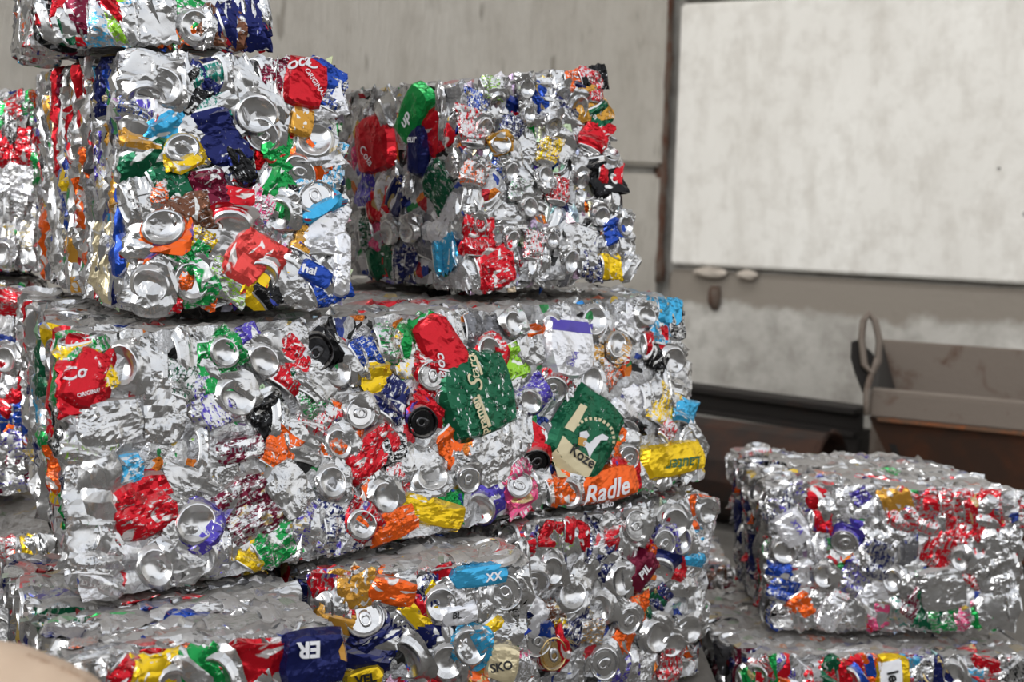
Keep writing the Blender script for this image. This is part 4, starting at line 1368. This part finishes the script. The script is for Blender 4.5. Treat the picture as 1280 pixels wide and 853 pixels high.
# G and J: the bales behind on the far left
Gb = Bale('can_bale', 'bale at the far left edge, red can fronts, behind the wide bale', (-330, 636, 2.52), (30, 624, 2.43), (30, 354, 2.43), (-330, 340, 2.52), (-.1, .4), (-.1, .4), 18)
Gb.heroes('front', """14 432 D 20 R .75; 14 470 D 0 R .8; 16 500 D 60 R .9; 8 540 D 30 O .8; 6 520 D 0 B .7; 8 560 D 10 P .5; 14 410 C 0 S; 20 450 B 0 S; 4 480 C 0 W .6; 20 575 D 0 S; 10 590 D 10 P .4; 14 610 D 5 M .6""")
Gb.fill('front', 45, .04, urange=(.72, 1))
Gb.edge('top', 'U', .035, .09, DUST, lim=24, urange=(.7, 1))
Gb.shards((('front', 350, 1),))
J = Bale('can_bale', 'pale bale at the far left edge under the wall, behind the upper left bale', (-330, 328, 2.62), (46, 344, 2.50), (40, 108, 2.50), (-330, 84, 2.62), (-.1, .4), (-.1, .4), 19)
J.heroes('front', """6 110 D 10 R .6; 14 112 D 0 G .6; 8 150 C 0 K .5; 10 185 D 10 R .7; 4 170 C 0 K .5; 14 260 C 0 W .5 1.2; 18 300 C 0 BE .5 1.2; 6 230 D 60 W .6; 30 230 D 80 W .7; 20 340 D 5 S; 5 320 B 0 W .5""")
J.fill('front', 45, .04, urange=(.72, 1), pal=['W'] * 6 + ['S'] * 8 + ['BE'] * 2 + ['R', 'R', 'G', 'K', 'GR'])
J.edge('top', 'U', .035, .09, DUST, lim=24, urange=(.7, 1))
J.shards((('front', 350, 1),))
YB = Bale('can_bale', 'squashed bale under the far left red one, a yellow can at its top edge', (-330, 900, 2.40), (70, 880, 2.30), (70, 664, 2.30), (-330, 675, 2.40), (-.1, .4), (-.1, .4), 24)
YB.heroes('front', """36 636 D 20 Y .85 1.0; 30 662 D 5 O .6; 8 660 C 0 GR; 60 660 D 0 S; 20 690 D 10 R .5; 50 690 C 0 S""")
YB.fill('front', 20, .045, urange=(.75, 1), vrange=(.4, 1))
YB.shards((('front', 200, 1),))

# H and I: the small stack on the right
H = Bale('can_bale', 'separate right-hand bale of silver and worn red cans in front of the rusty skip', (962, 796, 2.80), (1275, 794, 2.78), (1290, 612, 2.77), (952, 598, 2.80), (-.02, .37), (-.10, .37), 20)
H.sheet('front', 990, 662, 48, 42, -60, 'W', .95, (('XTA', 5, -4, 10, -55, 'P', .1, .02),), .8, .014, label='white can with violet letters')
H.sheet('front', 1178, 738, 66, 62, 10, 'GR', .15, (), .6, .014)
H.sheet('front', 1040, 772, 52, 36, 60, 'W', .6, (), .8, .012)
H.sheet('front', 1205, 655, 120, 90, 60, 'R', .56, (), 2.4, .002)
H.sheet('front', 1245, 700, 70, 90, 20, 'GR', .12, (), 2.4, .004)
H.sheet('front', 1105, 668, 60, 66, 40, 'GR', .12, (), 1.8, .004)
H.heroes('front', """1056 678 L 60 P .8 1.15; 1022 690 C 0 W .6; 1002 632 C 20 S .1 1.2; 1066 628 D 0 W .6 1.0; 1074 618 D -60 P .7 .6; 1026 652 D 0 R .8 .7; 1116 618 D 20 GD .95 .9; 1150 612 D 10 R .55 1.1; 1192 612 D 0 R .6 1.0; 1225 610 D 5 R .7; 1262 610 D 0 R .5
1002 716 D -82 W .75 .9; 976 706 D 80 B .85 .9; 1000 756 D -60 O .8 .7; 1164 722 D 60 G .55 1.0; 1160 770 D 80 DG .7 1.0; 1176 778 D 0 G .6 .8; 1228 772 D 0 G .95 .7; 1100 705 D 70 N .55; 1132 690 C 0 GR; 1140 760 D 60 M .6; 1092 755 D 20 W .75; 1096 782 D 10 PK .7 .8
1200 700 B 10 S; 1216 725 D 60 R .6 .8; 1246 734 C 0 S; 1206 782 D 20 PK .6 .8; 1068 728 D 60 P .5; 1040 640 D 0 S; 985 620 D 40 P .5; 980 690 B 60 W .4; 1030 720 B 0 S; 1050 740 D 60 R .4 .7; 1130 640 D 60 R .55; 1160 650 D 70 R .5; 1185 640 C 0 GR .2; 1100 640 C 0 S; 1240 645 D 70 R .4
1260 680 C 0 S; 1262 760 C 0 S; 1116 725 B 0 N .3; 1145 735 D 0 S; 1082 700 C 0 S; 970 740 D 70 B .7 .8; 975 640 D 80 N .5; 1010 780 D 10 S; 1066 785 D 0 S; 1130 785 D 0 T .5; 1240 790 D 0 S""")
H.fill('front', 60, .036, pal=SIL)
H.edge('left', 'V', .022, .085, ['N'] * 5 + ['S'] * 6 + ['GR'] * 5 + ['R'] * 5 + ['K'] * 2 + ['DG', 'M', 'O'], lim=80)
H.edge('top', 'U', .022, .09, DUST, lim=130)
H.heroes('top', """1105 566 D 0 R .5 .6; 1060 570 D 0 O .5 .6; 1100 578 D 5 R .5 .6; 1030 588 D 0 O .7 .6; 1080 598 D 0 P .3 1.0; 1150 590 D 5 GR .2; 990 574 D 0 GR .2; 1180 600 D 10 LB .3 .5""")
H.shards((('front', 600, 1), ('left', 250, 'V'), ('top', 700, 'U')), DUST)
I = Bale('can_bale', 'bottom right bale of mixed bright cans carrying the separate right-hand bale', (925, 1008, 2.70), (1310, 1004, 2.76), (1310, 816, 2.76), (925, 816, 2.70), (-.12, .46), (-.05, .46), 21)
I.sheet('front', 1116, 842, 64, 44, 86, 'Y', .9, (('le', -3, 2, 20, -78, 'K', 0, .03),), .8, .014, label='yellow and white can with black letters', blobs=(([(-18, -14), (8, -20), (10, 24), (-18, 24)], 'W', 'white_panel'),))
I.heroes('front', """946 846 B 20 R .5 1.1; 934 822 D 10 G .9; 962 842 D 0 R .9; 986 826 D 70 O .8; 1002 842 D 60 W .6; 975 822 D -40 P .6; 1064 850 B 10 B .8 1.1; 1090 824 D 80 O .9 .8; 1060 818 D 10 R .85; 1040 830 D 60 DG .8; 1166 832 D 30 N .85; 1192 828 B 20 S .2 1.15; 1210 850 D 10 LB .6
1230 812 D 70 R .8; 1258 828 C 0 S; 1270 815 D -60 K .5; 1150 815 C 0 K .4; 1135 830 D 80 LB .7 .7; 1020 850 D 20 R .7; 1240 850 D 0 R .5; 920 840 C 0 K .5; 1120 812 D 0 M .6""")
I.fill('front', 46, .036, vrange=(.6, 1))
I.edge('top', 'U', .028, .09, LAY, lim=60)
I.edge('left', 'V', .03, .09, ['GR', 'K', 'N', 'S', 'M'], lim=24, vrange=(.5, 1))
I.shards((('front', 300, 1), ('top', 300, 'U')))
GB = Bale('can_bale', 'bale in dark shade-coloured cans at the back of the narrow gap between the two stacks', (818, 866, 3.36), (920, 868, 3.38), (920, 706, 3.38), (818, 704, 3.36), (.0, .35), (.0, .35), 23)
GB.heroes('front', '896 720 C 0 S; 890 730 D 10 BR .7; 905 745 D 0 M .6; 884 760 C 0 GR; 893 790 C 0 K .5; 905 775 D 20 N .5')
GB.fill('front', 26, .045, urange=(.2, 1), pal=['GR', 'K', 'S', 'BR', 'DG', 'N', 'M'])  # dark can colours stand in for the shade in the gap
GB.edge('top', 'U', .035, .08, DUST, lim=24)
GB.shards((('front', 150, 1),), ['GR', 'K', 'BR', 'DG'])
PLZ = EYE.z - .975
PLZ = min(FB.org.z, E1.org.z, E2.org.z) - .004
slab('floor_plinth', [Vector((-3.2, .9, 0)), Vector((.42, .9, 0)), Vector((.42, .9, PLZ)), Vector((-3.2, .9, PLZ))], Vector((0, -1, 0)), 2.6, M_FLOOR, None, 'structure')

# ------------------------------------------------------------------ cloth sack in the near left corner
M_JUTE = NT('beige_woven_cloth')
_tc2 = M_JUTE.n('TexCoord')
_wv = M_JUTE.n('TexWave', wave_type='BANDS')
_wv.inputs['Scale'].default_value = 160
M_JUTE.l(_tc2.outputs['Object'], _wv.inputs['Vector'])
_f = M_JUTE.noise(_tc2.outputs['Object'], 14, 4)
M_JUTE.set(Base_Color=M_JUTE.mix(_f, srgb(196, 168, 142), srgb(226, 202, 178)), Roughness=.95)
M_JUTE.bump(_wv.outputs['Fac'], .25, .002)
M_JUTE = M_JUTE.m
ZJ = 1.16
edge_px = [(-180, 800), (-120, 796), (-60, 799), (0, 806), (20, 812), (40, 822), (52, 825), (68, 831), (80, 839), (94, 843), (106, 853), (118, 874), (132, 905)]
verts, faces = [], []
SJ = bpy.data.objects.new('cloth_sack', None)
COL.objects.link(SJ)
tag(SJ, 'beige woven cloth sack with a frayed edge, blurred in the near left corner', 'sack')
n_e = len(edge_px)
prof = [(0.10, -.10, 0), (.05, -.02, 0), (0, 0, 0), (-.03, -.012, 1), (-.08, -.06, 1), (-.12, -.16, 1), (-.13, -.35, 1)]   # (away from lens, up, side flag)
for (dy, dz, fl_) in prof:
    for k_, (x, y) in enumerate(edge_px):
        p = P(x + 4, y - 6, ZJ) + Vector((0, dy, dz))
        p += noise.noise_vector(p * 9) * .014 * (0 if dz == 0 else 1)
        p.x -= .12 * max(0, -dz) * (1 if k_ > 6 else 0)
        verts.append(p)
for j in range(len(prof) - 1):
    for i in range(n_e - 1):
        a = j * n_e + i
        faces.append((a, a + 1, a + n_e + 1, a + n_e))
bm = bmesh.new()
me = mesh('sack_body', verts, faces, (M_JUTE,), smooth=True)
o = link('sack_body', me, SJ)
sub = o.modifiers.new('smooth', 'SUBSURF'); sub.levels = sub.render_levels = 2
# frayed threads along the hem
rgj = random.Random(9)
tv, tf = [], []
for k_ in range(90):
    t = rgj.uniform(4.5, 10.5)
    i = int(t); f_ = t - i
    x = edge_px[i][0] * (1 - f_) + edge_px[i + 1][0] * f_
    y = edge_px[i][1] * (1 - f_) + edge_px[i + 1][1] * f_
    p0 = P(x, y, ZJ) + Vector((0, 0, -.004))
    d = RGT * rgj.uniform(.001, .010) + UPV * rgj.uniform(-.002, .008) + FWD * rgj.uniform(-.006, .006)
    s = RGT.cross(d).normalized() * .0007
    b0 = len(tv)
    tv += [p0 - s, p0 + s, p0 + d * .6 + s + UPV * .002, p0 + d * .6 - s + UPV * .002, p0 + d]
    tf += [(b0, b0 + 1, b0 + 2, b0 + 3), (b0 + 3, b0 + 2, b0 + 4)]
tag(link('frayed_threads', mesh('frayed_threads', tv, tf, (M_JUTE,)), SJ), kind='stuff')
